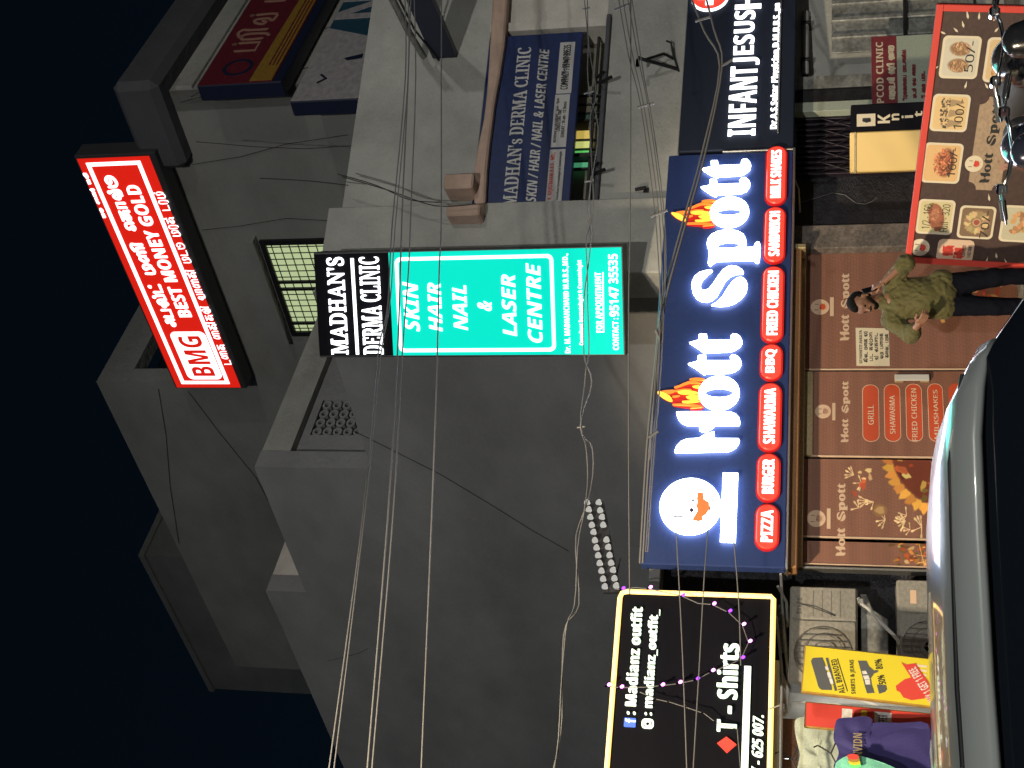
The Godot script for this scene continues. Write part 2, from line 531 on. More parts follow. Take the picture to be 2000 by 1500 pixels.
	mk("ac_body", .27, .26, .23, .6, {tex = "grain", scale = 2.2})
	mk("ac_grille", .12, .115, .1, .6)
	mk("cable", .13, .13, .13, .5)
	mk("cable_black", .02, .02, .022, .6)
	mk("pipe", .5, .5, .48, .7, {tex = "grain", scale = 4.0})
	mk("amber_box", .8, .58, .22, .5)
	mk("car_paint", .3, .33, .325, .3, {metal = .1, coat = .7})
	mk("car_glass", .006, .008, .012, .06)
	mk("car_trim", .012, .012, .014, .45)
	mk("tyre", .02, .02, .02, .85, {bump = "fine", scale = 3.0})
	mk("rubber", .02, .02, .022, .7)
	mk("bike_black", .012, .013, .016, .22, {coat = .8})
	mk("bike_blue", .03, .035, .06, .2, {coat = 1.0, metal = .4})
	mk("lens", .5, .5, .48, .1)
	mk("skin", .2, .1, .06, .5)
	mk("hair", .01, .009, .008, .8, {spec = .15})
	mk("shirt", .085, .078, .022, .85, {tex = "grain", scale = 5.0, rim = .2})
	mk("jeans", .006, .007, .012, .9, {spec = .15, tex = "grain", scale = 6.0})
	mk("navy_cloth", .03, .024, .15, .8, {tex = "grain", scale = 5.0, rim = .4})
	mk("green_cloth", .2, .62, .45, .8, {tex = "grain", scale = 5.0, rim = .3})
	mk("mint_cloth", .42, .48, .4, .8, {tex = "grain", scale = 5.0})
	mk("brown_cloth", .25, .11, .06, .8, {tex = "grain", scale = 3.0})
	mk("leaf", .05, .1, .035, .6)
	mk("window_lit", .5, .6, .35, .5, {glow = [.52, .62, .33], e = .75})
	mk("pane_amber", .5, .4, .1, .5, {glow = [.75, .55, .12], e = .6})
	mk("pane_yellow", .5, .5, .15, .5, {glow = [.62, .68, .2], e = .7})
	mk("pane_green", .1, .5, .1, .5, {glow = [.12, .62, .14], e = .7})
	mk("pane_mint", .1, .4, .2, .5, {glow = [.1, .5, .25], e = .4})
	mk("pane_dull", .18, .17, .13, .5)
	mk("pane_teal", .05, .12, .09, .5)
	mk("bulb_white", .8, .8, .76, .4, {glow = [.9, .88, .8], e = .55})
	mk("sodium", .8, .6, .3, .4, {glow = [1.0, .72, .4], e = 8.0})

func setting():
	var cam := Camera3D.new()
	cam.name = "camera"
	var p := atan(637.0 / 2684.0)
	# the photographer held the phone turned a quarter: the picture's top is the street's far right
	cam.transform = Transform3D(Basis(Vector3(0, -cos(p), -sin(p)), Vector3.RIGHT, Vector3(0, -sin(p), cos(p))), Vector3(0, 1.85, 0))
	cam.fov = rad_to_deg(2.0 * atan(750.0 / 2684.0))
	cam.near = 0.05
	cam.far = 600.0
	add_child(cam)
	cam.current = true
	var e := Environment.new()
	e.background_mode = Environment.BG_SKY
	var sky := Sky.new()
	var sm := ProceduralSkyMaterial.new()
	sm.sky_top_color = Color(.008, .03, .052)
	sm.sky_horizon_color = Color(.035, .06, .09)
	sm.sky_curve = .25
	sm.ground_bottom_color = Color(.01, .01, .012)
	sm.ground_horizon_color = Color(.03, .04, .05)
	sky.sky_material = sm
	e.sky = sky
	e.tonemap_mode = Environment.TONE_MAPPER_LINEAR
	e.tonemap_exposure = 1.0
	e.sdfgi_enabled = true
	e.ssao_enabled = true
	e.ssil_enabled = true
	var we := WorldEnvironment.new()
	we.name = "world"
	we.environment = e
	add_child(we)
	var moon := DirectionalLight3D.new()
	moon.name = "moonlight"
	moon.light_energy = 0.012
	moon.light_color = Color(.8, .88, 1)
	moon.light_angular_distance = 0.5
	moon.shadow_enabled = true
	moon.sky_mode = DirectionalLight3D.SKY_MODE_LIGHT_ONLY
	moon.rotation_degrees = Vector3(-42, -18, 0)
	add_child(moon)
	# the street lamps behind the photographer
	street_lamp("tall grey street lamp beside the road on the clothing shop's side", Vector3(-4.2, 0, -3.4), Vector3(.34, 0, -.94), 6.6, 185.0, true)
	street_lamp("tall grey street lamp across the road, far behind the parked car", Vector3(16.0, 0, 6.0), Vector3(-.2, 0, -1), 10.0, 62.0, false)
	street_lamp("second tall street lamp across the road, opposite the clothing shop", Vector3(-3.0, 0, 16.0), Vector3(.3, 0, -1), 10.0, 235.0, false)

func street_lamp(label: String, at: Vector3, dir: Vector3, hh: float, e: float, shaded: bool):
	var o := thing("street_lamp", label, "street lamp", "", at.x, at.y, at.z, "street lamps along the road")
	var d := dir.normalized()
	OFF[o] = Vector3.ZERO
	lathe("base", [[0, 0], [.16, 0], [.16, .05], [.1, .12], [.09, .5], [.06, .55]], Vector3.ZERO, Vector3.UP, M.zinc, o, 16)
	tube("pole", [Vector3(0, .1, 0), Vector3(0, hh * .5, 0), Vector3(0, hh - .5, 0), d * .25 + Vector3(0, hh - .12, 0), d * 1.2 + Vector3(0, hh, 0)], [.075, .065, .05, .045, .04], M.zinc, o, 10)
	var h := Node3D.new()
	h.name = "lamp_head"
	o.add_child(h)
	h.transform = Transform3D(Basis.looking_at(d + Vector3(0, -.1, 0)), d * 1.45 + Vector3(0, hh, 0))
	OFF[h] = Vector3.ZERO
	bx("housing", -.14, .0, -.34, .14, .1, .34, M.zinc, h, .03)
	bx("lens", -.11, -.012, -.28, .11, -.002, .28, M.sodium, h, .003)
	var l: Light3D
	if shaded:
		l = SpotLight3D.new()
		l.spot_angle = 33.0
		l.spot_angle_attenuation = 0.35
		l.spot_range = 90.0
		l.spot_attenuation = 2.0
		l.light_color = Color(1, .91, .77)
	else:
		l = OmniLight3D.new()
		l.omni_range = 90.0
		l.omni_attenuation = 2.0
		l.light_color = Color(1, .985, .95)
	l.name = "lamp_light"
	l.light_energy = e
	l.light_size = .2
	l.shadow_enabled = true
	h.add_child(l)
	l.position = Vector3(0, -.06 if shaded else -.22, 0)
	if shaded: l.rotation.x = deg_to_rad(-36)

func exf(called: String, plane: String, a, z0: float, z1: float, mat: Material, parent: Node3D, bev := 0.0) -> MeshInstance3D:
	var p: PackedVector2Array = a if a is PackedVector2Array else pv(a)
	var o := mi(called, exm(p, z0, z1, Vector3.ZERO, bev), mat, parent)
	o.transform = parent.global_transform.affine_inverse() * frame(plane)
	OFF[o] = Vector3.ZERO
	return o

func R4(r) -> Array:
	return [r[0], r[1], r[2], r[1], r[2], r[3], r[0], r[3]]

func ground():
	var g := mi("ground", PlaneMesh.new(), M.paving, self)
	g.mesh.size = Vector2(400, 400)
	g.position.y = -.03
	meta(g, "", "", "", "structure")
	var fr := frame("A")
	for q in [["road", 2.1, 15.0, -.02, 0.0, M.asphalt], ["pavement", -.5, 1.98, -.02, .12, M.paving], ["kerb", 1.98, 2.1, -.02, .13, M.kerb]]:
		var m := mi(q[0], bxm(Vector3(-40, q[3], q[1]), Vector3(45, q[4], q[2]), .004), q[5], self)
		m.transform = fr
		meta(m, "", "", "", "structure")

func tall_building():
	var b := thing("tall_building", "tall grey plastered building carrying the glowing red sign near its roof", "building", "M", 0, 0, 0)
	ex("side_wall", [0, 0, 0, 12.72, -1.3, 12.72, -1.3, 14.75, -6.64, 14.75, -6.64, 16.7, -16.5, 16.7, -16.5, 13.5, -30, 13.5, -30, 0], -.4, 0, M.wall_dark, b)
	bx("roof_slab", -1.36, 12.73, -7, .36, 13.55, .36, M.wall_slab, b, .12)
	bx("roof_deck", -6.6, 13.2, -7, -1.4, 13.4, -.4, M.wall_dark, b)
	exf("front_wall", "R", [0, 0, 9, 0, 9, 12.72, 0, 12.72], -.4, -.001, M.wall_pale_lamplit, b)  # paler than the side wall: lamplight on this side is in the colour
	exf("parapet_band", "R", [.02, 12.3, 9, 12.3, 9, 12.6, .02, 12.6], 0, .06, M.wall_pale_lamplit, b, .01)
	exf("stair_tower_wall", "U", [0, 13.5, 5, 13.5, 5, 16.7, 0, 16.7, 0, 16.0, .22, 16.0, 3.4, 16.0, 3.4, 14.2, .22, 14.2, .22, 15.9, 0, 15.9], -.35, 0, M.wall_dark, b)
	exf("stair_tower_inside", "U", [.42, 13.5, 5, 13.5, 5, 16.65, .42, 16.65], -1.6, -1.45, M.wall_dark, b)
	# the lit window with its grille
	var w := ex("window", R4([-5.298,11.503,-3.22,11.933]), -.01, .01, M.window_lit, b)
	var r := [-5.298,11.503,-3.22,11.933]
	bx("sill", r[0] - .2, r[3] + .14, 0, r[2] + .2, r[3] + .22, .2, M.wall_dark, b)
	ring("frame", ccw(pv([r[0] - .1, r[1] - .9, r[2] + .1, r[1] - .9, r[2] + .1, r[3] + .1, r[0] - .1, r[3] + .1])), ccw(pv([r[0], r[1] - .8, r[2], r[1] - .8, r[2], r[3], r[0], r[3]])), 0, .06, M.iron, b)
	ex("lower_pane", [r[0], r[1] - .8, r[2], r[1] - .8, r[2], r[1], r[0], r[1]], -.01, .01, M.window_lit, b)
	for i in 15:
		var x: float = lerpf(r[0], r[2], (i + .5) / 15.0)
		bx("grille_bar", x - .008, r[1] - .8, .012, x + .008, r[3], .024, M.iron, w, 0)
	for i in 7:
		var y: float = lerpf(r[1] - .7, r[3] - .1, i / 6.0)
		bx("grille_bar", r[0], y - .008, .025, r[2], y + .008, .037, M.iron, w, 0)
	for x in [lerpf(r[0], r[2], .1), lerpf(r[0], r[2], .5), lerpf(r[0], r[2], .58)]:
		bx("mullion", x - .03, r[1] - .8, 0, x + .03, r[3], .05, M.iron, w, .004)
	# hairline cables stapled to the wall
	for c in [[-6.887,14.723,-8.093,14.414,-9.426,14.012,-10.812,13.884], [-6.816,15.359,-8.184,15.674,-9.787,16.145,-11.703,16.602], [-2.86,13.072,-2.794,12.3,-2.655,11.375,-2.74,10.53], [-1.452,12.795,-1.336,11.846,-1.119,10.937,-0.992,9.804]]:
		var pts := []
		for i in range(0, c.size(), 2): pts.append(Vector3(c[i], c[i + 1], .02))
		tube("wall_cable", pts, .006, M.cable_black, b, 5)
	for c in [[-0.325,12.184,0.664,11.558,1.506,10.701,2.04,10.009], [-1.676,11.606,-1.892,10.545,-2.009,9.674,-1.977,8.945], [-0.47,12.313,-0.21,11.723,0.039,10.989,0.668,10.004]]:
		var pts := []
		for i in range(0, c.size(), 2): pts.append(frame("M").affine_inverse() * (frame("R") * Vector3(c[i], c[i + 1], .05)))
		tube("wall_cable", pts, .006, M.cable_black, b, 5)
	var t := thing("rooftop_block", "dim plain block standing far behind the grey building, its flat roof against the sky", "building", "F", 0, 0, 0)
	var q := [0,25.347,-7.932,25.328,-7.836,21.203]
	ex("wall", [0, 0, 0, q[1], q[2], q[3], q[2], 0], -6, 0, M.wall_dark, t)
	bx("roof_edge", q[2] - .1, q[1] - .1, -6.1, .1, q[1] + .12, .08, M.wall_dark, t)

func bmg_sign():
	var b := thing("roof_sign", "glowing red rooftop box sign with white Tamil and English gold shop lettering", "sign", "M", -4, 13.55, .3)
	var r := [-6.329,13.236,-0.937,14.595]
	bx("housing", r[0] - .03, r[1] - .12, .12, r[2] + .06, r[3] + .04, .49, M.sign_side, b, .01)
	ex("face", R4(r), .49, .5, M.bmg_red, b)
	var f := [-6.219,13.429,-1.017,14.451]
	ring("border_line", ccw(pv(R4(f))), ccw(pv([f[0] + .07, f[1] + .07, f[2] - .07, f[1] + .07, f[2] - .07, f[3] - .07, f[0] + .07, f[3] - .07])), .501, .515, M.white_lit, b)
	script("lettering", ["e", "pa", "sa", "dot", "ta", "dot", " ", "ma", "na", "i", " ", "E", "ka", "aa", "la", "dot", "tu"], [-4.745,14.04,-1.261,14.206], .501, .012, .026, M.white_lit, b)
	txt("lettering", "BEST MONEY GOLD", [-4.496,13.639,-1.509,13.9], .501, .02, M.white_lit, b)
	var l := [-6.096,13.53,-4.871,14.254]
	ex("emblem", rrect(l[0], l[1], l[2], l[3], .12), .501, .513, M.white_lit, b)
	txt("emblem_lettering", "BMG", [l[0] + .1, l[1] + .12, l[2] - .1, l[3] - .14], .514, .012, M.bmg_red, b)
	script("small_lettering", ["ta", "na", "ka", " ", "na", "ka", "i", "ka", "la", "i", " ", "va", "aa", "na", "ka", "i", " ", "ma", "ta", "tu", " ", "ma", "ra", "ka", "dot", " ", "ta", "ra", "ma", "dot"], [-5.719,13.238,-1.638,13.372], .501, .008, .009, M.white_lit, b)
	script("small_lettering", ["ka", "tu", " ", "na", "ka", "ra", "dot", " ", "ka", "la", "i"], [-2.178,14.526,-1.192,14.571], .501, .008, .011, M.white_lit, b)
	lamp("sign_light", b, r[0], r[1], r[2], r[3], .56, Color(1, .25, .2), 2.0)

func upper_signs():
	var b := thing("roof_banner", "unlit maroon box sign with a mustard strip under faded Tamil lettering", "sign", "R", 2, 10.9, .2)
	var r := [-0.483,10.623,-0.468,11.914]
	bx("housing", r[0], r[1] - .16, .05, 5.5, r[3] + .02, .34, M.navy_side, b, .02)
	ex("face", [r[0] + .01, r[1], 5.5, r[1], 5.5, r[3], r[0] + .01, r[3]], .34, .352, M.maroon, b)
	ex("strip", [r[0] + .04, r[1] + .02, 5.4, r[1] + .02, 5.4, r[1] + .26, r[0] + .04, r[1] + .4], .353, .36, M.mustard, b)
	for i in 3: ex("strip_lettering", [r[0] + .5, r[1] + .06 + i * .065, 5.3, r[1] + .06 + i * .065, 5.3, r[1] + .085 + i * .065, r[0] + .5, r[1] + .085 + i * .065], .361, .364, M.maroon, b)
	script("lettering", ["pa", "dot", "ra", "i", "ya", "dot"].map(func(k): return "va" if k == "ya" else k) + [" ", "ma", "i", "la", "i", "ka"], [r[0] + 1.0, r[1] + .62, r[0] + 4.4, r[1] + .98], .353, .008, .03, M.tan_faint, b)
	ring("emblem", ell(r[0] + .5, r[1] + .75, .26, .26), ell(r[0] + .5, r[1] + .75, .2, .2), .353, .36, M.navy_side, b)
	var n := thing("wall_banner", "unlit white box sign with a petrol blue end and a big white letter N", "sign", "R", 2, 8.8, .15)
	var q := [-1.036,10.157]
	bx("housing", q[0], q[1] - 1.9, .02, 6.5, q[1] + .02, .29, M.navy_side, n, .02)
	ex("face", [q[0] + .02, q[1] - 1.85, 6.4, q[1] - 1.85, 6.4, q[1], q[0] + .02, q[1]], .29, .302, M.off_white, n)
	var c := [1.239,10.139,0.911,9.39,2.098,9.211,2.224,10.16]
	ex("colour_field", [c[0], c[1], c[2], c[3], c[2] + .1, q[1] - 1.85, 6.4, q[1] - 1.85, 6.4, q[1] - .02, c[0] + .35, q[1] - .02], .303, .308, M.petrol, n)
	txt("lettering", "N", [1.511,9.338,2.31,10.125], .309, .01, M.off_white, n)
	tube("drawn_line", [Vector3(q[0] + .5, q[1] - .3, .306), Vector3(q[0] + .62, q[1] - .42, .306), Vector3(q[0] + .75, q[1] - .3, .306)], .02, M.navy_side, n, 5)
	var e := [0.207,9.601,0.32,9.303,0.174,9.292,0.128,9.541]
	ex("drawn_leaf", e, .303, .309, M.navy_side, n)

func clinic_building():
	var b := thing("clinic_building", "pale two storey clinic building behind the teal sign, with stepped terrace walls", "building", "P", 0, 0, 0)
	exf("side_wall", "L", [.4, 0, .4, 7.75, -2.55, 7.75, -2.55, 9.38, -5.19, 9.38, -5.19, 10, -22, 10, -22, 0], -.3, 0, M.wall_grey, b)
	exf("terrace_deck", "L", [-2.5, 7.2, .3, 7.2, .3, 7.35, -2.5, 7.35], -8, -.3, M.wall_grey, b)
	# the stair room: a parapet painted paler for the light on it, over a recessed wall with a pierced block screen
	exf("stair_room_parapet", "S", [.001, 8.98, 5, 8.98, 5, 9.385, .001, 9.385], -.3, .006, M.wall_pale_lamplit, b)
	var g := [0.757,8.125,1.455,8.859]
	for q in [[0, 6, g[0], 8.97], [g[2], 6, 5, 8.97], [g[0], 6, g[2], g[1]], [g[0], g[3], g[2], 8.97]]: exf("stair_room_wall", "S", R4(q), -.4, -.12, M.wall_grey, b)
	for i in 5:
		for j in 4:
			var x: float = lerpf(g[0], g[2], (j + .5) / 4.0)
			var y: float = lerpf(g[1], g[3], (i + .5) / 5.0)
			var w: float = (g[2] - g[0]) / 4.0
			var h: float = (g[3] - g[1]) / 5.0
			var o := ell(x, y, w * .47, h * .47, 8, PI / 8)
			var q := ell(x, y, w * .26, h * .24, 8, PI / 8)
			var m := ring("screen_block", o, q, -.3, -.14, M.wall_grey, b)
			m.transform = b.global_transform.affine_inverse() * frame("S")
	exf("terrace_wall", "B", [.001, 8.6, 7, 8.6, 7, 10.005, .001, 10.005], -.3, .006, M.wall_cream_lamplit, b)  # brighter plaster carries the light that falls on this face
	for c in [[-1.844,7.821,-2.208,7.359,-2.625,6.831,-3.196,6.25,-3.684,5.777,-4.082,5.348], [-6.863,9.481,-6.625,8.924,-6.482,8.726]]:
		var pts := []
		for i in range(0, c.size(), 2): pts.append(b.global_transform.affine_inverse() * (frame("L") * Vector3(c[i], c[i + 1], .012)))
		tube("wall_cable", pts, .0035, M.cable_black, b, 5)
	# the street front
	var w := [0.3,7.328,2.948,7.334,0.19,5.332,0.317,4.401,2.539,4.573]
	var o := [0.299,4.428,2.583,5.8]
	ex("front_wall_top", [.29, o[3], 4.2, o[3], 4.2, 7.33, .29, 7.33], -.3, 0, M.wall_pale_lamplit, b, .01)
	ex("front_wall_base", [.29, 0, 4.2, 0, 4.2, o[1], .29, o[1]], -.3, -.001, M.wall_pale_lamplit, b)
	ex("front_wall_end", [o[2] + .12, o[1], 4.2, o[1], 4.2, o[3], o[2] + .12, o[3]], -.3, -.002, M.wall_cream_lamplit, b)
	bx("window_reveal", o[2], o[1], -.3, o[2] + .12, o[3], .05, M.wall_cream_lamplit, b)
	ex("corner_pier", [-.6, 0, .289, 0, .289, 7.44, -.6, 7.44], -.5, .12, M.wall_pale_lamplit, b, .015)
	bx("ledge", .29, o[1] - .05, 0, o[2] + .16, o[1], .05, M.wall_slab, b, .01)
	ex("window_back", R4([.29, o[1], o[2], o[3]]), -.32, -.3, M.pane_dull, b)
	# coloured panes under the board
	var px := [[1155, 1065, 840, 775, "pane_amber"], [1155, 1060, 912, 846, "pane_yellow"], [1152, 1055, 988, 920, "pane_green"], [1155, 1048, 1058, 1022, "pane_mint"], [1165, 1098, 500, 436, "pane_dull"], [1162, 1092, 567, 505, "pane_dull"], [1160, 1088, 635, 573, "pane_dull"], [1160, 1080, 690, 640, "pane_teal"]]
	var pr := [[1.232,4.571,1.354,4.809], [1.111,4.563,1.233,4.808], [0.983,4.554,1.108,4.799], [0.863,4.546,0.94,4.795], [1.814,4.586,1.939,4.813], [1.698,4.579,1.818,4.805], [1.581,4.579,1.7,4.804], [1.487,4.572,1.585,4.803]]
	for i in 8:
		ex("window_pane", R4(pr[i]), -.215, -.2, M[px[i][4]], b)
		bx("glazing_bar", pr[i][0] - .018, o[1], -.22, pr[i][0] - .002, o[3], -.17, M.iron, b, .002)
	bx("window_post", pr[3][2] + .02, o[1], -.24, pr[3][2] + .07, o[3], -.1, M.iron, b)
	bx("window_rail", .3, o[1] + .1, -.19, o[2], o[1] + .13, -.15, M.iron, b, .003)
	# decorated sunshade over the board
	var top := smooth([3.531,6.148,2.873,6.112,2.165,6.082,1.476,5.981,0.814,5.971,0.525,6.011,0.301,5.999], 4, false)
	var bot := smooth([0.288,5.628,0.51,5.638,0.734,5.619,1.321,5.587,1.929,5.62,2.41,5.592,3.487,5.653], 4, false)
	var op := top.duplicate()
	op.append_array(bot)
	ex("sunshade_band", op, .02, .3, M.salmon, b, .03)
	for q in [[[0.363,5.718,0.548,6.05], .335], [[0.027,5.61,0.164,5.985], .33]]:
		bx("sunshade_block", q[0][0], q[0][1], .02, q[0][2], q[0][3], q[1], M.salmon, b, .02)
	var bk := [0.057,5.688,0.117,5.608,0.694,5.634,1.554,5.626,2.376,5.581,3.533,5.654,3.545,5.792,2.108,5.738,1.357,5.727,0.7,5.781]
	ex("sunshade_soffit", smooth(pv(bk), 2), .01, .15, M.salmon, b, .02)

func clinic_board():
	var b := thing("clinic_board", "unlit dark blue clinic board with white serif lettering in the window recess", "sign", "P", 1.4, 4.7, 0)
	var r := [0.262,4.686,2.511,5.785]
	bx("panel", r[0] - .06, r[1], -.02, r[2], r[3], .06, M.blue_board, b, .008)
	txt("lettering", "MADHAN's DERMA CLINIC", [0.266,5.276,2.33,5.433], .061, .008, M.white_paint, b, "serifb")
	txt("lettering", "SKIN / HAIR / NAIL & LASER CENTRE", [0.318,5.059,2.287,5.177], .061, .008, M.white_paint, b, "sansb", .2)
	var ps := [[0.292,4.777,0.961,4.952], [0.99,4.776,1.671,4.947], [1.685,4.767,2.37,4.94]]
	for i in 3:
		var q: Array = ps[i]
		var p := ex("notice_panel", R4(q), .061, .066, M.white_dim, b)
		if i == 2:
			txt("notice_lettering", "FOR APPOINTMENTS", [q[0] + .12, q[3] - .11, q[2] - .12, q[3] - .06], .067, .003, M.black_print, p)
			txt("notice_lettering", "CONTACT : 95147 35535", [q[0] + .05, q[1] + .04, q[2] - .04, q[1] + .13], .067, .003, M.black_print, p)
		elif i == 1:
			txt("notice_lettering", "CONSULTING TIME", [q[0] + .2, q[3] - .09, q[2] - .2, q[3] - .05], .067, .003, M.black_print, p)
			txt("notice_lettering", "MONDAY to SATURDAY : 5pm - 9pm", [q[0] + .06, q[1] + .11, q[2] - .05, q[1] + .15], .067, .003, M.black_print, p)
			txt("notice_lettering", "SUNDAY : 10 am - 12 Noon", [q[0] + .12, q[1] + .03, q[2] - .1, q[1] + .07], .067, .003, M.black_print, p)
		else:
			txt("notice_lettering", "K. RAJKUMARM.B.B.S., MD.,", [q[0] + .04, q[1] + .1, q[2] - .04, q[1] + .16], .067, .003, M.red_print, p)
			txt("notice_lettering", "Consultant Dermatologist & Cosmetologist", [q[0] + .03, q[1] + .03, q[2] - .03, q[1] + .065], .067, .003, M.black_print, p)

func teal_sign():
	var b := thing("clinic_light_box", "tall glowing teal light box hung on the building corner under a black cap", "sign", "T", 0, 4.5, 0)
	var r := [-0.555,3.969,0.528,7.249]
	var s := [0.516,6.427,-0.559,6.422]
	var ym: float = (s[1] + s[3]) / 2
	bx("housing", r[0] - .02, r[1] - .02, -.26, r[2] + .02, r[3] + .01, -.012, M.sign_side, b, .01)
	ex("cap_panel", [r[0], ym, r[2], ym, r[2], r[3], r[0], r[3]], -.012, 0, M.black_panel, b)
	ex("face", [r[0], r[1], r[2], r[1], r[2], ym - .003, r[0], ym - .003], -.012, 0, M.teal_lit, b)
	txt("cap_lettering", "MADHAN'S", [-0.539,6.915,0.495,7.103], .001, .03, M.white_glow2, b, "serifb")
	txt("cap_lettering", "DERMA CLINIC", [-0.541,6.527,0.49,6.742], .001, .03, M.white_glow2, b, "serifb")
	ex("cap_line", [0.48,6.837,0.479,6.806,-0.541,6.802,-0.541,6.832], .001, .02, M.white_glow2, b)
	var f := [-0.52,4.668,0.476,6.354]
	ring("border_line", rrect(f[0], f[1], f[2], f[3], .06), rrect(f[0] + .035, f[1] + .035, f[2] - .035, f[3] - .035, .035), .001, .008, M.white_lit, b)
	for q in [["SKIN", [-0.313,6.114,0.23,6.283]], ["HAIR", [-0.315,5.868,0.244,6.013]], ["NAIL", [-0.304,5.594,0.217,5.745]], ["&", [-0.115,5.331,0.042,5.481]], ["LASER", [-0.372,5.07,0.315,5.219]], ["CENTRE", [-0.454,4.804,0.401,4.955]]]:
		txt("lettering", q[0], [q[1][0] + .03, q[1][1], q[1][2] - .03, q[1][3]], .001, .01, M.white_lit, b, "sansb", .25)
	txt("small_lettering", "Dr. M. MADHANCHAND M.B.B.S.,MD.,", [-0.539,4.507,0.478,4.573], .001, .006, M.white_lit, b)
	txt("small_lettering", "Consultant Dermatologist & Cosmetologist", [-0.457,4.363,0.408,4.423], .001, .006, M.white_lit, b)
	txt("small_lettering", "FOR APPOINTMENT", [-0.33,4.18,0.282,4.243], .001, .006, M.white_lit, b)
	ex("underline", [-0.33,4.173,-0.33,4.162,0.283,4.153,0.284,4.164], .001, .006, M.white_lit, b)
	txt("small_lettering", "CONTACT :", [-0.509,4.014,-0.185,4.075], .001, .006, M.white_lit, b)
	txt("small_lettering", "95147 35535", [-0.167,4.005,0.463,4.103], .001, .006, M.white_lit, b)
	for y in [r[1] + .3, r[3] - .3]: bx("bracket", r[2] - .35, y, -.9, r[2] - .29, y + .06, -.25, M.iron, b)
	lamp("sign_light", b, r[0], r[1], r[2], ym, .06, Color(.35, 1, .9), 3.0)

func projecting_sign():
	var b := thing("projecting_sign", "dark blank projecting sign on a grey steel arm above the salmon sunshade", "sign", "Q", 0, 5.5, 0)
	var r := [-0.005,6.178,0.002,6.463]
	ex("board", [.02, r[1], 2.6, r[1], 2.6, r[3], .02, r[3]], -.05, .05, M.navy_side, b, .008)
	var q := [-0.523,6.692,-0.517,6.647,0.021,6.544,0.557,6.662]
	tube("arm", [Vector3(-.3, r[3] + .1, 0), Vector3(.5, r[3] + .16, 0), Vector3(2.6, r[3] + .2, 0)], .045, M.zinc, b, 4)
	tube("stay", [Vector3(-.25, r[3] - .12, .06), Vector3(.6, r[3] + .05, .06), Vector3(2.4, r[3] + .1, .06)], .014, M.cable_black, b, 5)
	bx("wall_plate", -.35, r[3] - .2, -.03, -.3, r[3] + .08, .03, M.iron, b)

func brackets():
	var n := 0
	for q in [[[1.91,4.5,1.904,4.404,1.849,4.497,1.743,4.431,1.743,4.284], "on the clinic wall under the coloured window"], [[0.74,4.469,0.736,4.392,0.71,4.467,0.576,4.444,0.573,4.286], "on the clinic wall beside the corner pier"]]:
		var b := thing("iron_bracket", "black bent iron bracket " + q[1], "bracket", "P", q[0][0], q[0][1], 0)
		var p: Array = q[0]
		tube("arm", [Vector3(p[0], p[1], .01), Vector3(p[2], p[3], .12)], .018, M.iron, b, 6)
		tube("arm", [Vector3(p[4], p[5], .01), Vector3(p[6], p[7], .15), Vector3(p[8], p[9], .25)], .02, M.iron, b, 6)
	var c := [1.943,3.994,1.938,3.913,1.972,3.588,1.951,3.908,2.117,3.743,2.111,3.639,2.272,3.715,2.269,3.669,2.131,3.64,1.938,3.575]
	var d := thing("iron_bracket", "black triangular iron bracket above the hospital sign with insulators on its end", "bracket", "P", c[4], c[5], 0)
	tube("arm", [Vector3(c[0], c[1], .3), Vector3(c[2], c[3], .25), Vector3(c[4], c[5], .0)], .02, M.iron, d, 6)
	tube("strut", [Vector3(c[6], c[7], .25), Vector3(c[8], c[9], .1), Vector3(c[10], c[11], .0)], .016, M.iron, d, 6)
	tube("hook", [Vector3(c[12], c[13], .12), Vector3(c[14], c[15], .08), Vector3(c[16], c[17], .03), Vector3(c[18], c[19], .0)], .012, M.iron, d, 6)
	for i in 3: lathe("insulator", [[0, 0], [.02, .005], [.02, .03], [0, .035]], Vector3(c[0] - .02 - .03 * i, c[1], .3), Vector3(-1, 0, 0), M.black_print, d, 8)
	for q in [[[0.447,3.977,0.443,3.866], "over the glowing shop sign, nearer the clinic"], [[0.137,3.884,0.134,3.779], "over the glowing shop sign, nearer the pier"]]:
		var e := thing("iron_stub", "short black iron stub in the pale wall " + q[1], "bracket", "P", q[0][2], q[0][3], 0)
		tube("rod", [Vector3(q[0][0], q[0][1], .02), Vector3(q[0][2], q[0][3], .06)], .022, M.iron, e, 6)
		bx("plate", q[0][2] - .03, q[0][3] - .03, 0, q[0][2] + .03, q[0][3] + .03, .012, M.iron, e, .002)

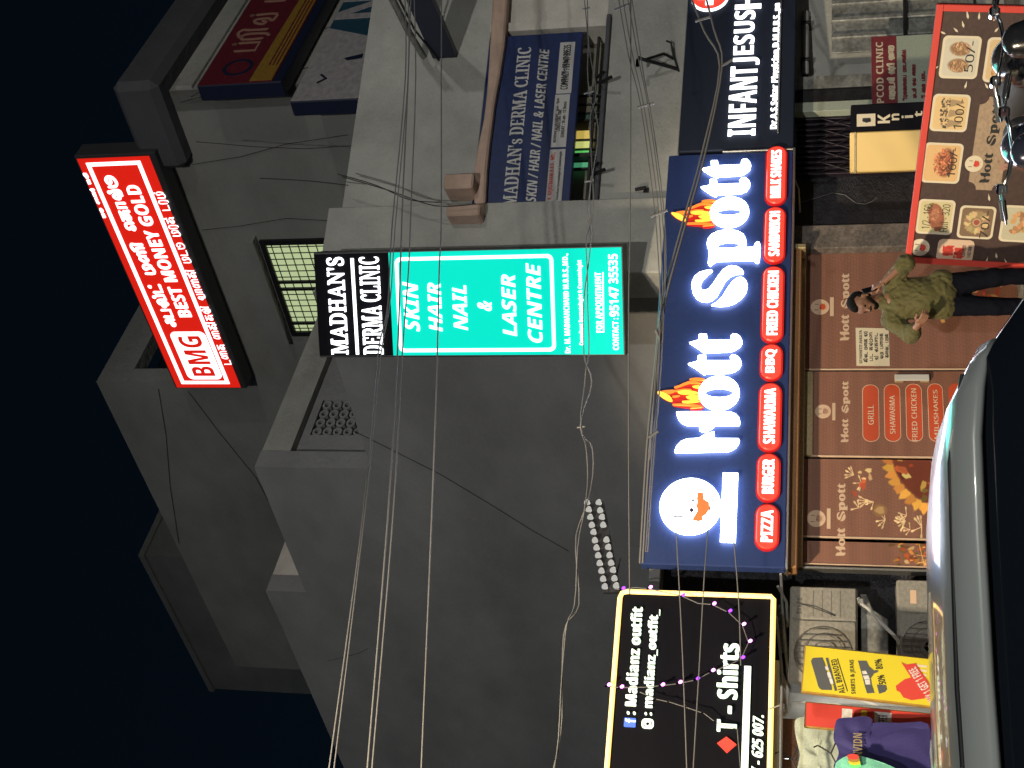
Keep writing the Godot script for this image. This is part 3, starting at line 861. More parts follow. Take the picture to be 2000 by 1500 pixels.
# the shop's name, letter by letter, as outlines on the sign (x along the shopfront, y up)
var NAME_A := [
	["o", [-0.592,2.915,-0.415,2.922,-0.415,2.735,-0.365,2.924,-0.41,2.793]],
	["p", [-1.017,3.302,-0.961,3.284,-0.914,3.245,-0.89,3.191,-0.882,3.087,-0.841,3.03,-0.813,2.952,-0.883,2.945,-0.882,2.73,-0.897,2.719,-0.936,2.728,-0.973,2.751,-1.001,2.792,-1.014,2.824,-1.018,2.973,-1.024,3.139,-1.031,3.293]],
	["p", [-0.616,3.307,-0.611,3.244,-0.61,3.074,-0.609,2.906,-0.614,2.805,-0.632,2.763,-0.665,2.733,-0.708,2.721,-0.745,2.724,-0.747,2.938,-0.789,2.983,-0.81,3.023,-0.816,3.057,-0.8,3.084,-0.748,3.089,-0.749,3.203,-0.73,3.246,-0.697,3.277,-0.654,3.297]],
	["p", [-0.105,3.223,-0.075,3.133,-0.021,3.134,-0.011,3.119,-0.013,3.063,-0.071,3.058,-0.072,2.829,-0.032,2.835,-0.009,2.818,-0.013,2.784,-0.042,2.749,-0.087,2.729,-0.116,2.73,-0.156,2.75,-0.185,2.787,-0.202,2.829,-0.209,3.058,-0.223,3.066,-0.184,3.111,-0.144,3.164]],
	["p", [0.125,3.223,0.153,3.135,0.21,3.136,0.22,3.121,0.215,3.064,0.152,3.055,0.152,2.824,0.192,2.839,0.214,2.822,0.217,2.783,0.187,2.748,0.141,2.729,0.111,2.73,0.077,2.749,0.042,2.795,0.027,2.833,0.016,3.06,0.004,3.068,0.044,3.113,0.085,3.167]],
	["p", [0.931,3.038,0.939,3.059,0.934,3.11,0.914,3.164,0.87,3.209,0.816,3.229,0.75,3.232,0.674,3.213,0.619,3.178,0.586,3.131,0.576,3.076,0.595,3.031,0.637,2.987,0.712,2.954,0.809,2.912,0.868,2.859,0.889,2.805,0.891,2.741,0.91,2.74,0.943,2.761,0.974,2.808,0.986,2.854,0.974,2.899,0.931,2.944,0.86,2.987,0.779,3.029,0.725,3.064,0.706,3.1,0.713,3.132,0.749,3.149,0.787,3.145,0.836,3.124,0.89,3.08]],
	["p", [0.536,3.033,0.572,2.984,0.636,2.932,0.722,2.89,0.797,2.847,0.84,2.803,0.853,2.767,0.833,2.73,0.794,2.706,0.74,2.698,0.675,2.711,0.612,2.75,0.559,2.812,0.533,2.874,0.527,2.946]],
	["p", [0.994,3.071,1.022,3.086,1.067,3.083,1.179,3.083,1.202,3.098,1.252,3.107,1.309,3.098,1.359,3.063,1.391,3.008,1.406,2.934,1.404,2.869,1.385,2.803,1.349,2.755,1.292,2.73,1.236,2.722,1.191,2.727,1.195,2.649,1.234,2.641,1.255,2.619,1.249,2.596,1.199,2.587,1.121,2.588,1.054,2.591,1.016,2.599,1.011,2.617,1.039,2.64,1.045,2.663,1.045,2.856,1.043,2.885,1.189,2.891,1.189,2.861,1.196,2.815,1.221,2.784,1.246,2.798,1.257,2.845,1.26,2.893,1.256,2.942,1.24,2.988,1.216,3.001,1.196,2.986,1.188,2.94,1.188,2.894,1.043,2.889,1.043,3.003,1.016,3.039,0.994,3.057]],
	["o", [1.437,2.893,1.618,2.9,1.611,2.709,1.66,2.904,1.613,2.777]],
	["p", [1.935,3.197,1.957,3.107,2.02,3.112,2.028,3.101,2.021,3.043,1.964,3.036,1.964,2.813,2.008,2.809,2.036,2.791,2.035,2.758,2.004,2.724,1.962,2.708,1.921,2.712,1.87,2.743,1.843,2.799,1.836,3.031,1.814,3.044,1.836,3.083,1.886,3.143]],
	["p", [2.162,3.198,2.187,3.103,2.254,3.11,2.263,3.096,2.26,3.043,2.196,3.033,2.198,2.806,2.246,2.803,2.271,2.78,2.263,2.746,2.223,2.716,2.187,2.707,2.134,2.718,2.088,2.76,2.067,2.816,2.061,3.03,2.045,3.039,2.079,3.093,2.124,3.153]],
]
func shop_name(parent: Node3D, r, z: float, depth: float, mat: Material, called := "letter", bev := 0.0):
	var x0 := 1e9
	var x1 := -1e9
	var y0 := 1e9
	var y1 := -1e9
	for g in NAME_A:
		for i in range(0, g[1].size(), 2):
			x0 = minf(x0, g[1][i]); x1 = maxf(x1, g[1][i]); y0 = minf(y0, g[1][i + 1]); y1 = maxf(y1, g[1][i + 1])
	for g in NAME_A:
		var p := pv(g[1])
		if r:
			for i in p.size(): p[i] = Vector2(lerpf(r[0], r[2], (p[i].x - x0) / (x1 - x0)), lerpf(r[1], r[3], (p[i].y - y0) / (y1 - y0)))
		if g[0] == "o":
			var c := p[1]
			var n := 32
			ring(called, ell(c.x, c.y, absf(c.x - p[0].x), absf(c.y - p[2].y), n), ell(c.x, c.y, absf(c.x - p[3].x), absf(c.y - p[4].y), n), z, z + depth, mat, parent)
		else: ex(called, p, z, z + depth, mat, parent, bev)

var FLAME := [
	["flame_red", [-0.394,3.509,-0.382,3.462,-0.375,3.342,-0.341,3.339,-0.326,3.284,-0.287,3.209,-0.257,3.206,-0.248,3.151,-0.253,3.074,-0.282,3.051,-0.35,3.095,-0.418,3.109,-0.486,3.097,-0.543,3.061,-0.577,3.076,-0.587,3.177,-0.568,3.187,-0.544,3.341,-0.511,3.347,-0.477,3.422,-0.433,3.476]],
	["yellow_lit", [-0.399,3.502,-0.404,3.452,-0.443,3.381,-0.496,3.348,-0.501,3.378,-0.467,3.44,-0.433,3.476]],
	["orange_lit", [-0.394,3.453,-0.382,3.35,-0.387,3.328,-0.372,3.256,-0.375,3.179,-0.399,3.246,-0.401,3.332,-0.424,3.382]],
	["orange_lit", [-0.35,3.339,-0.333,3.293,-0.292,3.209,-0.302,3.114,-0.321,3.105,-0.316,3.199,-0.35,3.283,-0.365,3.329]],
	["orange_lit", [-0.267,3.201,-0.255,3.142,-0.263,3.073,-0.282,3.064,-0.287,3.14,-0.28,3.192]],
	["yellow_lit", [-0.404,3.306,-0.387,3.23,-0.404,3.135,-0.423,3.108,-0.43,3.228,-0.423,3.283]],
	["orange_lit", [-0.45,3.351,-0.441,3.283,-0.457,3.294,-0.465,3.337]],
	["orange_lit", [-0.535,3.342,-0.53,3.265,-0.534,3.163,-0.553,3.077,-0.558,3.094,-0.551,3.247,-0.549,3.332]],
	["yellow_lit", [-0.457,3.226,-0.438,3.15,-0.457,3.098,-0.486,3.114,-0.486,3.182]],
	["yellow_lit", [-0.505,3.258,-0.5,3.198,-0.495,3.131,-0.507,3.096,-0.522,3.163,-0.523,3.24]],
	["orange_lit", [-0.577,3.179,-0.56,3.128,-0.561,3.07,-0.572,3.076,-0.582,3.16]],
	["yellow_lit", [-0.35,3.172,-0.339,3.112,-0.36,3.101,-0.367,3.137]],
]

# the round badge: a white disc with an orange splash, eyes and two upright strokes
func badge(parent: Node3D, cx: float, cy: float, r: float, z: float, d: float, disc: Material, splash: Material, dark: Material, bar = null):
	var b := ex("badge", ell(cx, cy, r, r, 40), z, z + d, disc, parent)
	var sp := [[-.72, -.06], [.0, -.28]]
	var pts := PackedVector2Array()
	for q in [[.43, -.18], [.42, -.4], [.22, -.42], [.12, -.57], [-.1, -.58], [-.25, -.5], [-.33, -.4], [-.43, -.42], [-.48, -.3], [-.43, -.12], [-.28, -.2], [-.14, -.26], [0, -.22], [.12, -.24], [.24, -.22], [.36, -.24]]:
		pts.append(Vector2(cx + q[0] * r * 1.15, cy + (q[1] * 1.2 + .06) * r))
	if dark != M.mark_dark:
		pts = PackedVector2Array()
		for i in 22:
			var k := .46 if i % 2 == 0 else .32
			pts.append(Vector2(cx + k * r * cos(TAU * i / 22) * (1.25 if i in [2, 9] else 1.0), cy - .3 * r + k * r * .8 * sin(TAU * i / 22) * (1.3 if i in [3, 8] else 1.0)))
	ex("badge_splash", pts, z + d + .0004, z + d + .002, splash, b)
	for q in [[-.15, -.06, .09], [.2, -.09, .06]]: ex("badge_eye", ell(cx + q[0] * r, cy + q[1] * r, q[2] * r, q[2] * r * .8, 10), z + d + .0004, z + d + .002, dark, b)
	for q in [[-.38, .5], [.34, .45]]: bx("badge_stroke", cx + q[0] * r - r * .03, cy + (q[1] - .3) * r, z + d, cx + q[0] * r + r * .03, cy + (q[1] + .12) * r, z + d + .002, dark, b, 0)
	for q in [[-.17, -.7], [.2, -.72]]: ex("badge_spot", ell(cx + q[0] * r, cy + q[1] * r, r * .035, r * .05, 8), z + d + .0004, z + d + .002, splash, b)
	if bar: ex("badge_bar", R4(bar), z, z + d, disc, parent)

func main_sign():
	var b := thing("shop_sign", "dark blue shop fascia with glowing white name letters, flames and red menu pills", "sign", "A", 0, 2.29, -.1)
	bx("panel", -2.1, 2.291, -.18, 2.38, 3.55, -.05, M.navy_panel, b, .01)
	bx("frame_rail", -2.12, 2.27, -.2, 2.4, 2.289, -.02, M.steel, b, .004)
	bx("frame_rail", 2.382, 2.291, -.2, 2.402, 3.0, -.03, M.steel, b, .004)
	shop_name(b, null, -.03, .028, M.white_glow, "letter", .006)
	for k in 2:
		var dx := 0.0
		var dy := 0.0
		if k == 1:
			dx = NAME_A[8][1][2] - NAME_A[0][1][2]
			dy = NAME_A[8][1][3] - NAME_A[0][1][3]
		var fl: MeshInstance3D = null
		for i in FLAME.size():
			var p := pv(FLAME[i][1])
			for j in p.size(): p[j] += Vector2(dx, dy)
			p = smooth(p, 2)
			if i == 0: fl = ex("flame", p, -.045, -.028, M.flame_red, b)
			else: ex("flame_tongue", p, -.027 + .0012 * i, -.012 + .0012 * i, M[FLAME[i][0]], fl)
	var c := [-1.558,3.133,-1.283,3.146,-1.827,3.119,-1.564,3.405,-1.552,2.863]
	var rd: float = (absf(c[4] - c[2]) + absf(c[9] - c[7])) / 4.0
	var bar := [-1.888,2.722,-1.228,2.854]
	badge(b, c[0], c[1], rd, -.03, .028, M.white_glow, M.mark_orange, M.mark_dark, bar)
	var pill := [["PIZZA", [-1.529,2.454,-1.943,2.445]], ["BURGER", [-1.036,2.457,-1.485,2.447]], ["SHAWARMA", [-0.317,2.46,-0.995,2.444]], ["BBQ", [0.096,2.459,-0.269,2.451]], ["FRIED CHICKEN", [0.96,2.464,0.134,2.446]], ["SANDWICH", [1.657,2.454,1.018,2.441]], ["MILK SHAKES", [2.407,2.45,1.705,2.435]]]
	for q in pill:
		var x0: float = q[1][2]
		var x1: float = q[1][0]
		var y: float = 2.455
		var h := .093
		var pl := ex("menu_pill", rrect(x0, y - h, x1, y + h, h), -.045, .0, M.red_lit, b, .01)
		ring("pill_rim", rrect(x0 - .014, y - h - .014, x1 + .014, y + h + .014, h + .014), rrect(x0, y - h, x1, y + h, h), -.046, -.02, M.red_rim, pl)
		txt("pill_lettering", q[0], [x0 + .06, y - .052, x1 - .06, y + .052], .001, .012, M.white_glow2, pl)
	lamp("sign_light", b, -2.0, 2.6, 2.3, 3.5, .1, Color(.8, .88, 1), 7.0)
	lamp("pill_light", b, -1.9, 2.35, 2.3, 2.52, .06, Color(1, .3, .2), .5)

func hospital_sign():
	var b := thing("hospital_sign", "dark hospital fascia with tall glowing white capitals next to the blue shop sign", "sign", "A", 4, 2.29, -.1)
	var y0: float = [2.528,2.289][1]
	var y1: float = [2.59,3.458][1]
	bx("panel", 2.42, y0, -.2, 7.5, y1, -.05, M.slate_panel, b, .01)
	bx("lower_rail", 2.6, y0 + .15, -.05, 7.5, y0 + .165, -.03, M.steel, b, .003)
	txt("lettering", "INFANT", [2.575,2.674,3.493,2.96], -.03, .012, M.white_glow2, b)
	txt("lettering", "JESUS", [3.514,2.657,4.272,2.939], -.03, .012, M.white_glow2, b)
	var h := [4.297,2.659,4.524,2.94]
	txt("lettering", "H", h, -.03, .012, M.white_glow2, b)
	txt("small_lettering", "Dr.A.S.Sekar Physician,D.M.B.B.S.,pa", [2.661,2.439,4.363,2.532], -.045, .01, M.white_glow2, b)
	var c := [4.518,3.219,4.324,3.211]
	var r: float = absf(c[2] - c[0])
	var d := ex("emblem", ell(c[0], c[1], r, r, 32), -.05, -.02, M.red_lit, b, .006)
	ex("emblem_cross", [c[0] - r * .7, c[1] - r * .22, c[0] - r * .22, c[1] - r * .22, c[0] - r * .22, c[1] - r * .7, c[0] + r * .22, c[1] - r * .7, c[0] + r * .22, c[1] - r * .22, c[0] + r * .7, c[1] - r * .22, c[0] + r * .7, c[1] + r * .22, c[0] + r * .22, c[1] + r * .22, c[0] + r * .22, c[1] + r * .7, c[0] - r * .22, c[1] + r * .7, c[0] - r * .22, c[1] + r * .22, c[0] - r * .7, c[1] + r * .22], -.019, .0, M.white_glow2, d)
	ring("emblem_rim", ell(c[0], c[1], r * 1.06, r * 1.06, 32), ell(c[0], c[1], r, r, 32), -.05, -.015, M.white_lit, d)
	lamp("sign_light", b, 2.6, 2.5, 6.5, 3.0, .08, Color(.9, .95, 1), 1.6)

func outfit_sign():
	var b := thing("outfit_sign", "black clothing shop fascia outlined by a glowing amber strip light", "sign", "A", -4, 2.39, 0)
	var t := [-2.398,3.687,-2.4,2.381]
	var y1: float = t[1]
	var y0: float = t[3]
	var x1: float = (t[0] + t[2]) / 2
	bx("panel", -7.5, y0 - .01, -.1, x1 + .02, y1 + .01, .04, M.black_panel, b, .01)
	var p := [Vector3(-7.4, y1, .055), Vector3(x1 - .06, y1, .055), Vector3(x1 - .015, y1 - .015, .055), Vector3(x1, y1 - .06, .055), Vector3(x1, y0 + .02, .055), Vector3(x1 - .02, y0, .055), Vector3(-7.4, y0, .055)]
	tube("strip_light", p, .022, M.led_core, b, 8)
	txt("lettering", ": Madianz outfit", [-3.467,3.482,-2.54,3.581], .04, .03, M.mint_lit, b)
	txt("lettering", ": madianz_outfit_", [-3.464,3.331,-2.555,3.429], .04, .03, M.mint_lit, b)
	var f := [-3.571,3.477,-3.496,3.574]
	var fi := ex("social_icon", rrect(f[0], f[1], f[2], f[3], .008), .041, .055, M.blue_lit, b)
	txt("icon_glyph", "f", [f[0] + (f[2] - f[0]) * .45, f[1], f[0] + (f[2] - f[0]) * .92, f[3] - .01], .056, .004, M.mint_lit, fi)
	var g := [-3.575,3.328,-3.494,3.428]
	var gx: float = (g[0] + g[2]) / 2
	var gy: float = (g[1] + g[3]) / 2
	var gi := ring("social_icon", rrect(g[0], g[1], g[2], g[3], .03), rrect(g[0] + .014, g[1] + .014, g[2] - .014, g[3] - .014, .02), .041, .055, M.mint_lit, b)
	ring("icon_glyph", ell(gx, gy, .028, .028, 20), ell(gx, gy, .015, .015, 20), .041, .055, M.mint_lit, gi)
	ex("icon_dot", ell(gx + .03, gy + .03, .007, .007, 8), .041, .055, M.mint_lit, gi)
	txt("lettering", "T", [-3.564,2.651,-3.472,2.81], .04, .04, M.mint_lit, b)
	txt("lettering", "-", [-3.414,2.696,-3.358,2.727], .04, .04, M.mint_lit, b)
	txt("lettering", "Shirts", [-3.294,2.65,-2.829,2.827], .04, .04, M.mint_lit, b)
	var u := [-3.865,2.551,-3.011,2.606]
	ex("underline", [-7.0, u[1], u[2], u[1], u[2], u[3], -7.0, u[3]], .041, .06, M.mint_lit, b)
	var d := [-3.662,2.804,-3.605,2.731,-3.663,2.648,-3.736,2.723]
	ex("diamond", d, .041, .06, M.red_lit, b)
	txt("lettering", "I - 625 007.", [-3.867,2.436,-3.408,2.526], .04, .02, M.mint_lit, b, "sansb", .2)
	lamp("sign_light", b, -7.3, y0, x1, y1, .12, Color(1, .7, .3), .5)

func string_lights():
	var b := thing("string_lights", "string of pink and violet fairy bulbs looped over the clothing fascia", "string lights", "A", -2.9, 2.5, .12)
	var runs := [[-2.402,3.731,-2.409,3.663,-2.386,3.554,-2.391,3.429,-2.45,3.145,-2.504,3.008,-2.517,2.882,-2.575,2.747,-2.686,2.629,-2.83,2.574,-2.972,2.628,-3.034,2.735,-3.092,2.867,-3.168,2.989,-3.205,3.131,-3.234,3.274,-3.25,3.417,-3.269,3.613,-3.257,3.722], [-3.295,3.449,-3.348,3.305,-3.367,3.198,-3.402,3.054,-3.445,2.914,-3.515,2.808,-3.559,2.642,-3.864,2.607]]
	for q in runs:
		var w := []
		for i in range(0, q.size(), 2): w.append(Vector3(q[i], q[i + 1], .125 + .01 * sin(i * 1.7)))
		tube("wire", w, .004, M.cable, b, 5)
	var lit := [1, 3, 4, 6, 7, 8, 9, 10, 12, 13, 14, 15, 17, 18]
	for i in lit:
		var at := Vector3(runs[0][i * 2], runs[0][i * 2 + 1], .14)
		var pink: bool = i % 3 != 1
		lathe("bulb", [[0, 0], [.009, .004], [.014, .018], [.011, .032], [0, .04]], at, Vector3(.3, -.8, .5), M.magenta_lit if pink else M.violet_lit, b, 8)
		lathe("bulb_socket", [[0, -.025], [.008, -.024], [.008, .004], [0, .005]], at, Vector3(.3, -.8, .5), M.cable_black, b, 6)
	for i in 5:
		var at := Vector3(runs[1][i * 2 + 2], runs[1][i * 2 + 3], .13)
		lathe("unlit_bulb", [[0, 0], [.005, .004], [.006, .02], [0, .03]], at, Vector3(.3, .8, .3), M.cable, b, 6)

func bulb_bar():
	var b := thing("bulb_bar", "black bar carrying two rows of small white reflector bulbs against the grey wall", "light bar", "A", -2.2, 3.7, -.2)
	var e := [-1.493,4.076,-2.3,3.849,-1.494,3.969,-2.29,3.749]
	var p0 := Vector2(e[0], e[1])
	var p1 := Vector2(e[2], e[3])
	var q0 := Vector2(e[4], e[5])
	var q1 := Vector2(e[6], e[7])
	ex("bar", [p0.x + .03, p0.y + .03, p1.x - .04, p1.y + .03, q1.x - .04, q1.y - .03, q0.x + .03, q0.y - .03], -.2, -.16, M.iron, b)
	for k in 2:
		for i in 12:
			var c := p0.lerp(p1, i / 11.0) if k == 0 else q0.lerp(q1, i / 11.0)
			var tilt := Vector3(rng.randf_range(-.15, .15), .35 + rng.randf_range(-.1, .1), .8)
			if k == 1 and i == 4: continue
			lathe("bulb", [[0, -.01], [.014, -.008], [.026, .02], [.03, .03], [.02, .038], [0, .042]], Vector3(c.x, c.y, -.14), tilt, M.bulb_white, b, 12)
	tube("stay", [Vector3(p1.x + .3, p1.y - .1, -.18), Vector3(p1.x, p1.y - .06, -.18), Vector3(p1.x, 3.4, -.18)], .008, M.iron, b, 5)

# ---- printed pictures, painted stroke by stroke ----
func blob(im: Image, cx: float, cy: float, rx: float, ry: float, rot: float, c: Color, jit := .25, soft := .25):
	var w := im.get_width()
	var h := im.get_height()
	var m := maxf(rx, ry) * 1.4
	var ph := rng.randf() * TAU
	for y in range(maxi(0, int(cy - m)), mini(h, int(cy + m) + 1)):
		for x in range(maxi(0, int(cx - m)), mini(w, int(cx + m) + 1)):
			var dx := x - cx
			var dy := y - cy
			var u := (dx * cos(rot) + dy * sin(rot)) / rx
			var v := (-dx * sin(rot) + dy * cos(rot)) / ry
			var a := atan2(v, u)
			var d := sqrt(u * u + v * v) * (1.0 + jit * .5 * sin(a * 3 + ph) + jit * .35 * sin(a * 5 + ph * 2))
			if d < 1.0:
				var k := clampf((1.0 - d) / soft, 0, 1)
				im.set_pixel(x, y, im.get_pixel(x, y).lerp(c, k))

func stroke(im: Image, x0: float, y0: float, x1: float, y1: float, w: float, c: Color):
	var n := int(maxf(absf(x1 - x0), absf(y1 - y0)) / maxf(w * .5, .5)) + 1
	for i in n + 1:
		var t := float(i) / n
		blob(im, lerpf(x0, x1, t), lerpf(y0, y1, t), w, w, 0, c, 0, .5)

func speckle(im: Image, k: float):
	for y in im.get_height():
		for x in im.get_width():
			var c := im.get_pixel(x, y)
			var f := 1.0 + rng.randf_range(-k, k)
			im.set_pixel(x, y, Color(c.r * f, c.g * f, c.b * f))

func vary(c: Color, k := .12) -> Color:
	var f := 1.0 + rng.randf_range(-k, k)
	return Color(clampf(c.r * f, 0, 1), clampf(c.g * f * rng.randf_range(1 - k * .5, 1 + k * .5), 0, 1), clampf(c.b * f, 0, 1))

func brick_print(w: int, h: int) -> Image:
	var im := Image.create(w, h, false, Image.FORMAT_RGB8)
	var base := Color(.5, .35, .29)
	for y in h:
		for x in w:
			var row := int(y / 9.0)
			var f := 1.0 + .03 * sin(x * .7 + row * 2.1) + .025 * sin(y * .13) + rng.randf_range(-.04, .04)
			if y % 9 == 0 or (x + row * 17) % 34 == 0: f *= .9
			im.set_pixel(x, y, Color(base.r * f, base.g * f, base.b * f))
	return im

func pizza(im: Image, cx: float, cy: float, r: float):
	for i in 46:
		var a := TAU * i / 46
		blob(im, cx + cos(a) * r, cy + sin(a) * r, r * .12, r * .09, a, vary(Color(.85, .6, .28), .2))
	blob(im, cx, cy, r * .93, r * .93, 0, Color(.42, .2, .13), .02, .05)
	for i in 60:
		var a := rng.randf() * TAU
		var d := sqrt(rng.randf()) * r * .86
		var c: Color = [Color(.62, .25, .15), Color(.75, .6, .3), Color(.3, .14, .1), Color(.8, .72, .45), Color(.45, .35, .18), Color(.68, .33, .2)][rng.randi() % 6]
		blob(im, cx + cos(a) * d, cy + sin(a) * d, r * rng.randf_range(.04, .13), r * rng.randf_range(.03, .08), rng.randf() * PI, vary(c))

func sprig(im: Image, cx: float, cy: float, s: float):
	var c := Color(.9, .78, .6)
	for i in 5:
		var a := rng.randf() * PI
		stroke(im, cx, cy, cx + cos(a) * s, cy - sin(a) * s, s * .06, c)
		blob(im, cx + cos(a) * s, cy - sin(a) * s, s * .28, s * .13, -a, vary(c))

func pic(kind: String) -> StandardMaterial3D:
	var n := 128
	var im := Image.create(n, n, false, Image.FORMAT_RGB8)
	match kind:
		"fries":
			im.fill(Color(.76, .74, .64))
			for k in 2:
				var cx := 36.0 + k * 56
				blob(im, cx, 60, 26, 44, .05, Color(.55, .38, .24), .02)
				for i in 70:
					var a := rng.randf() * TAU
					var d := sqrt(rng.randf())
					var x := cx + cos(a) * 20 * d
					var y := 60 + sin(a) * 36 * d
					stroke(im, x, y, x + rng.randf_range(-12, 12), y + rng.randf_range(-8, 8), 1.3, vary(Color(.78, .58, .35), .25))
		"cones":
			im.fill(Color(.86, .7, .42))
			for k in 3:
				var cx := 24.0 + k * 40
				for i in 40: blob(im, cx + (i - 20) * .1, 60 + i * 1.3, 18 - i * .35, 3, .15, Color(.72, .58, .38).darkened(.15 * absf(sin(i))), 0)
				for i in 26: blob(im, cx + rng.randf_range(-17, 17), 42 + rng.randf_range(-16, 16), rng.randf_range(3, 7), rng.randf_range(2, 5), rng.randf() * PI, vary([Color(.25, .2, .15), Color(.45, .3, .2), Color(.7, .62, .45)][i % 3]))
		"noodles":
			im.fill(Color(.86, .66, .38))
			blob(im, 66, 78, 56, 34, 0, Color(.5, .24, .13), .02)
			for i in 130:
				var a := rng.randf() * TAU
				var d := sqrt(rng.randf())
				blob(im, 66 + cos(a) * 48 * d, 66 + sin(a) * 34 * d, rng.randf_range(3, 9), rng.randf_range(2, 5), rng.randf() * PI, vary(Color(.78, .4, .22), .28))
			stroke(im, 16, 96, 112, 100, 3, Color(.38, .24, .16))
		"chicken":
			im.fill(Color(.78, .72, .48))
			for i in 40:
				var t := i / 40.0
				blob(im, 24 + t * 80, 78 - t * 22, 20 + 16 * sin(t * PI), 16 + 14 * sin(t * PI), -.3, vary(Color(.62, .33, .2), .1))
			for i in 24: blob(im, 50 + rng.randf() * 46, 50 + rng.randf() * 24, rng.randf_range(4, 12), rng.randf_range(3, 6), rng.randf() * PI, vary(Color(.74, .44, .28), .15))
			for i in 14: blob(im, 96 + rng.randf() * 22, 28 + rng.randf() * 18, 5, 2, rng.randf() * PI, vary(Color(.35, .4, .18)))
		"dip":
			im.fill(Color(.5, .38, .26))
			blob(im, 64, 64, 58, 58, 0, Color(.6, .45, .28), .02)
			for i in 18:
				var a := TAU * i / 18
				blob(im, 64 + cos(a) * 38, 64 + sin(a) * 38, 16, 11, a, vary(Color(.74, .6, .38), .2))
			blob(im, 64, 64, 19, 19, 0, Color(.78, .66, .46), .02)
			blob(im, 64, 64, 14, 14, 0, Color(.68, .28, .2), .05)
		"nuggets":
			im.fill(Color(.72, .7, .56))
			for i in 26: blob(im, 30 + rng.randf() * 80, 40 + rng.randf() * 70, rng.randf_range(10, 18), rng.randf_range(8, 13), rng.randf() * PI, vary(Color(.75, .52, .28), .2))
		_:
			im.fill(Color(.82, .68, .46))
			for i in 22: blob(im, rng.randf_range(20, 80), rng.randf_range(15, 55), rng.randf_range(4, 10), rng.randf_range(4, 9), 0, vary(Color(.8, .52, .25), .2))
			for i in 20: stroke(im, 40 + i * 2.2, 60, 48 + i * 1.8, 122, 1.6, vary(Color(.66, .7, .68), .2))
	for y in n:
		for x in n:
			var c := im.get_pixel(x, y)
			var g := c.get_luminance()
			im.set_pixel(x, y, c.lerp(Color(g, g, g), .28))
	speckle(im, .05)
	return printed(im)

func printed(im: Image) -> StandardMaterial3D:
	var m := StandardMaterial3D.new()
	m.albedo_texture = tex(im)
	m.roughness = .5
	return m

func shop_building():
	var b := thing("shop_building", "low dark shop block behind the row of glowing fascias", "building", "A", 0, 0, 0)
	ex("front_wall", [-2.95, .12, -1.92, .12, -1.92, 2.25, 1.5, 2.25, 1.5, .12, 8, .12, 8, 3.4, -7.6, 3.4, -7.6, 2.42, -2.95, 2.42], -.75, -.55, M.black_wall, b)
	bx("flat_roof", -12, 3.4, -9, 8, 3.5, -.3, M.wall_grey, b)
	bx("end_wall", 7.9, 0, -9, 8.1, 3.4, -.55, M.wall_grey, b)
	bx("shop_back_wall", -1.95, .12, -2.9, 1.55, 2.6, -2.8, M.interior, b)
	var p := [1.323,0.129,1.604,2.272]
	bx("pillar", p[0], .12, -.55, p[2], 2.28, -.25, M.pillar, b, .012)
	bx("step", -2.0, .12, -.56, 1.7, .2, -.1, M.kerb, b, .01)
	# the open clothing shop beside it
	bx("clothing_back_wall", -7.6, .12, -2.4, -2.9, 2.42, -2.3, M.interior, b)
	bx("clothing_ceiling", -7.6, 2.33, -2.3, -2.9, 2.42, -.1, M.interior, b)
	bx("clothing_side_wall", -3.0, .12, -2.3, -2.9, 2.33, -.56, M.interior, b)
	bx("clothing_side_wall", -7.6, .12, -2.3, -7.5, 2.33, -.3, M.interior, b)
	var w := [-3.21,0.402,-3.207,2.365]
	bx("white_post", w[0], .12, -.45, w[2], 2.33, -.22, M.interior, b, .01)
	var q := [-3.996,2.176,-3.314,2.356]
	for i in 8: bx("wood_panel", q[0] - 2.0 + i * (q[2] - q[0] + 2.0) / 8.0 + .004, q[1], -.4, q[0] - 2.0 + (i + 1) * (q[2] - q[0] + 2.0) / 8.0 - .004, 2.33, -.36, M.brown_cloth, b, .006)
	var l := thing("ceiling_lamp", "bright white strip lamp under the clothing shop's ceiling", "lamp", "A", -4.4, 2.28, -1.0)
	bx("tube", -5.2, 2.27, -1.05, -3.3, 2.3, -.95, M.white_glow, l, .01)
	bx("fitting", -5.25, 2.3, -1.07, -3.25, 2.329, -.93, M.white_paint, l, .004)
	var a: AreaLight3D = lamp("lamp_light", l, -5.2, -.05, -3.3, .05, 0, Color(1, .97, .9), 2.0)
	a.position = Vector3(-.15, -.03, 0)
	a.rotation = Vector3(-PI / 2, 0, 0)
	# beam and track over the doors
	var bm := thing("door_beam", "long orange lit wooden beam under the blue shop sign", "beam", "A", -.2, 2.2, -.2)
	var r := [-2.071,2.216,1.248,2.317]
	bx("beam", r[0], r[1] - .02, -.3, r[2], r[3] + .0, -.1, M.wood, bm, .008)
	bx("end_clip", r[2] - .03, r[1] - .06, -.28, r[2] + .02, r[3] + .005, -.08, M.gold_lamplit_steel, bm, .004)
	var tr := thing("door_track", "pale metal track above the glass doors", "track", "A", 0, 2.1, -.3)
	var s := [-1.993,2.156,1.453,2.246]
	bx("track", s[0], s[1], -.4, s[2], s[3], -.3, M.gold_lamplit_steel, tr, .006)  # golden tint: the warm light on the frame is put into its colour
	bx("jamb", s[2] - .09, .2, -.42, s[2], s[1], -.31, M.gold_lamplit_steel, tr, .006)
	bx("jamb", s[0], .2, -.42, s[0] + .02, s[1], -.31, M.steel, tr, .004)

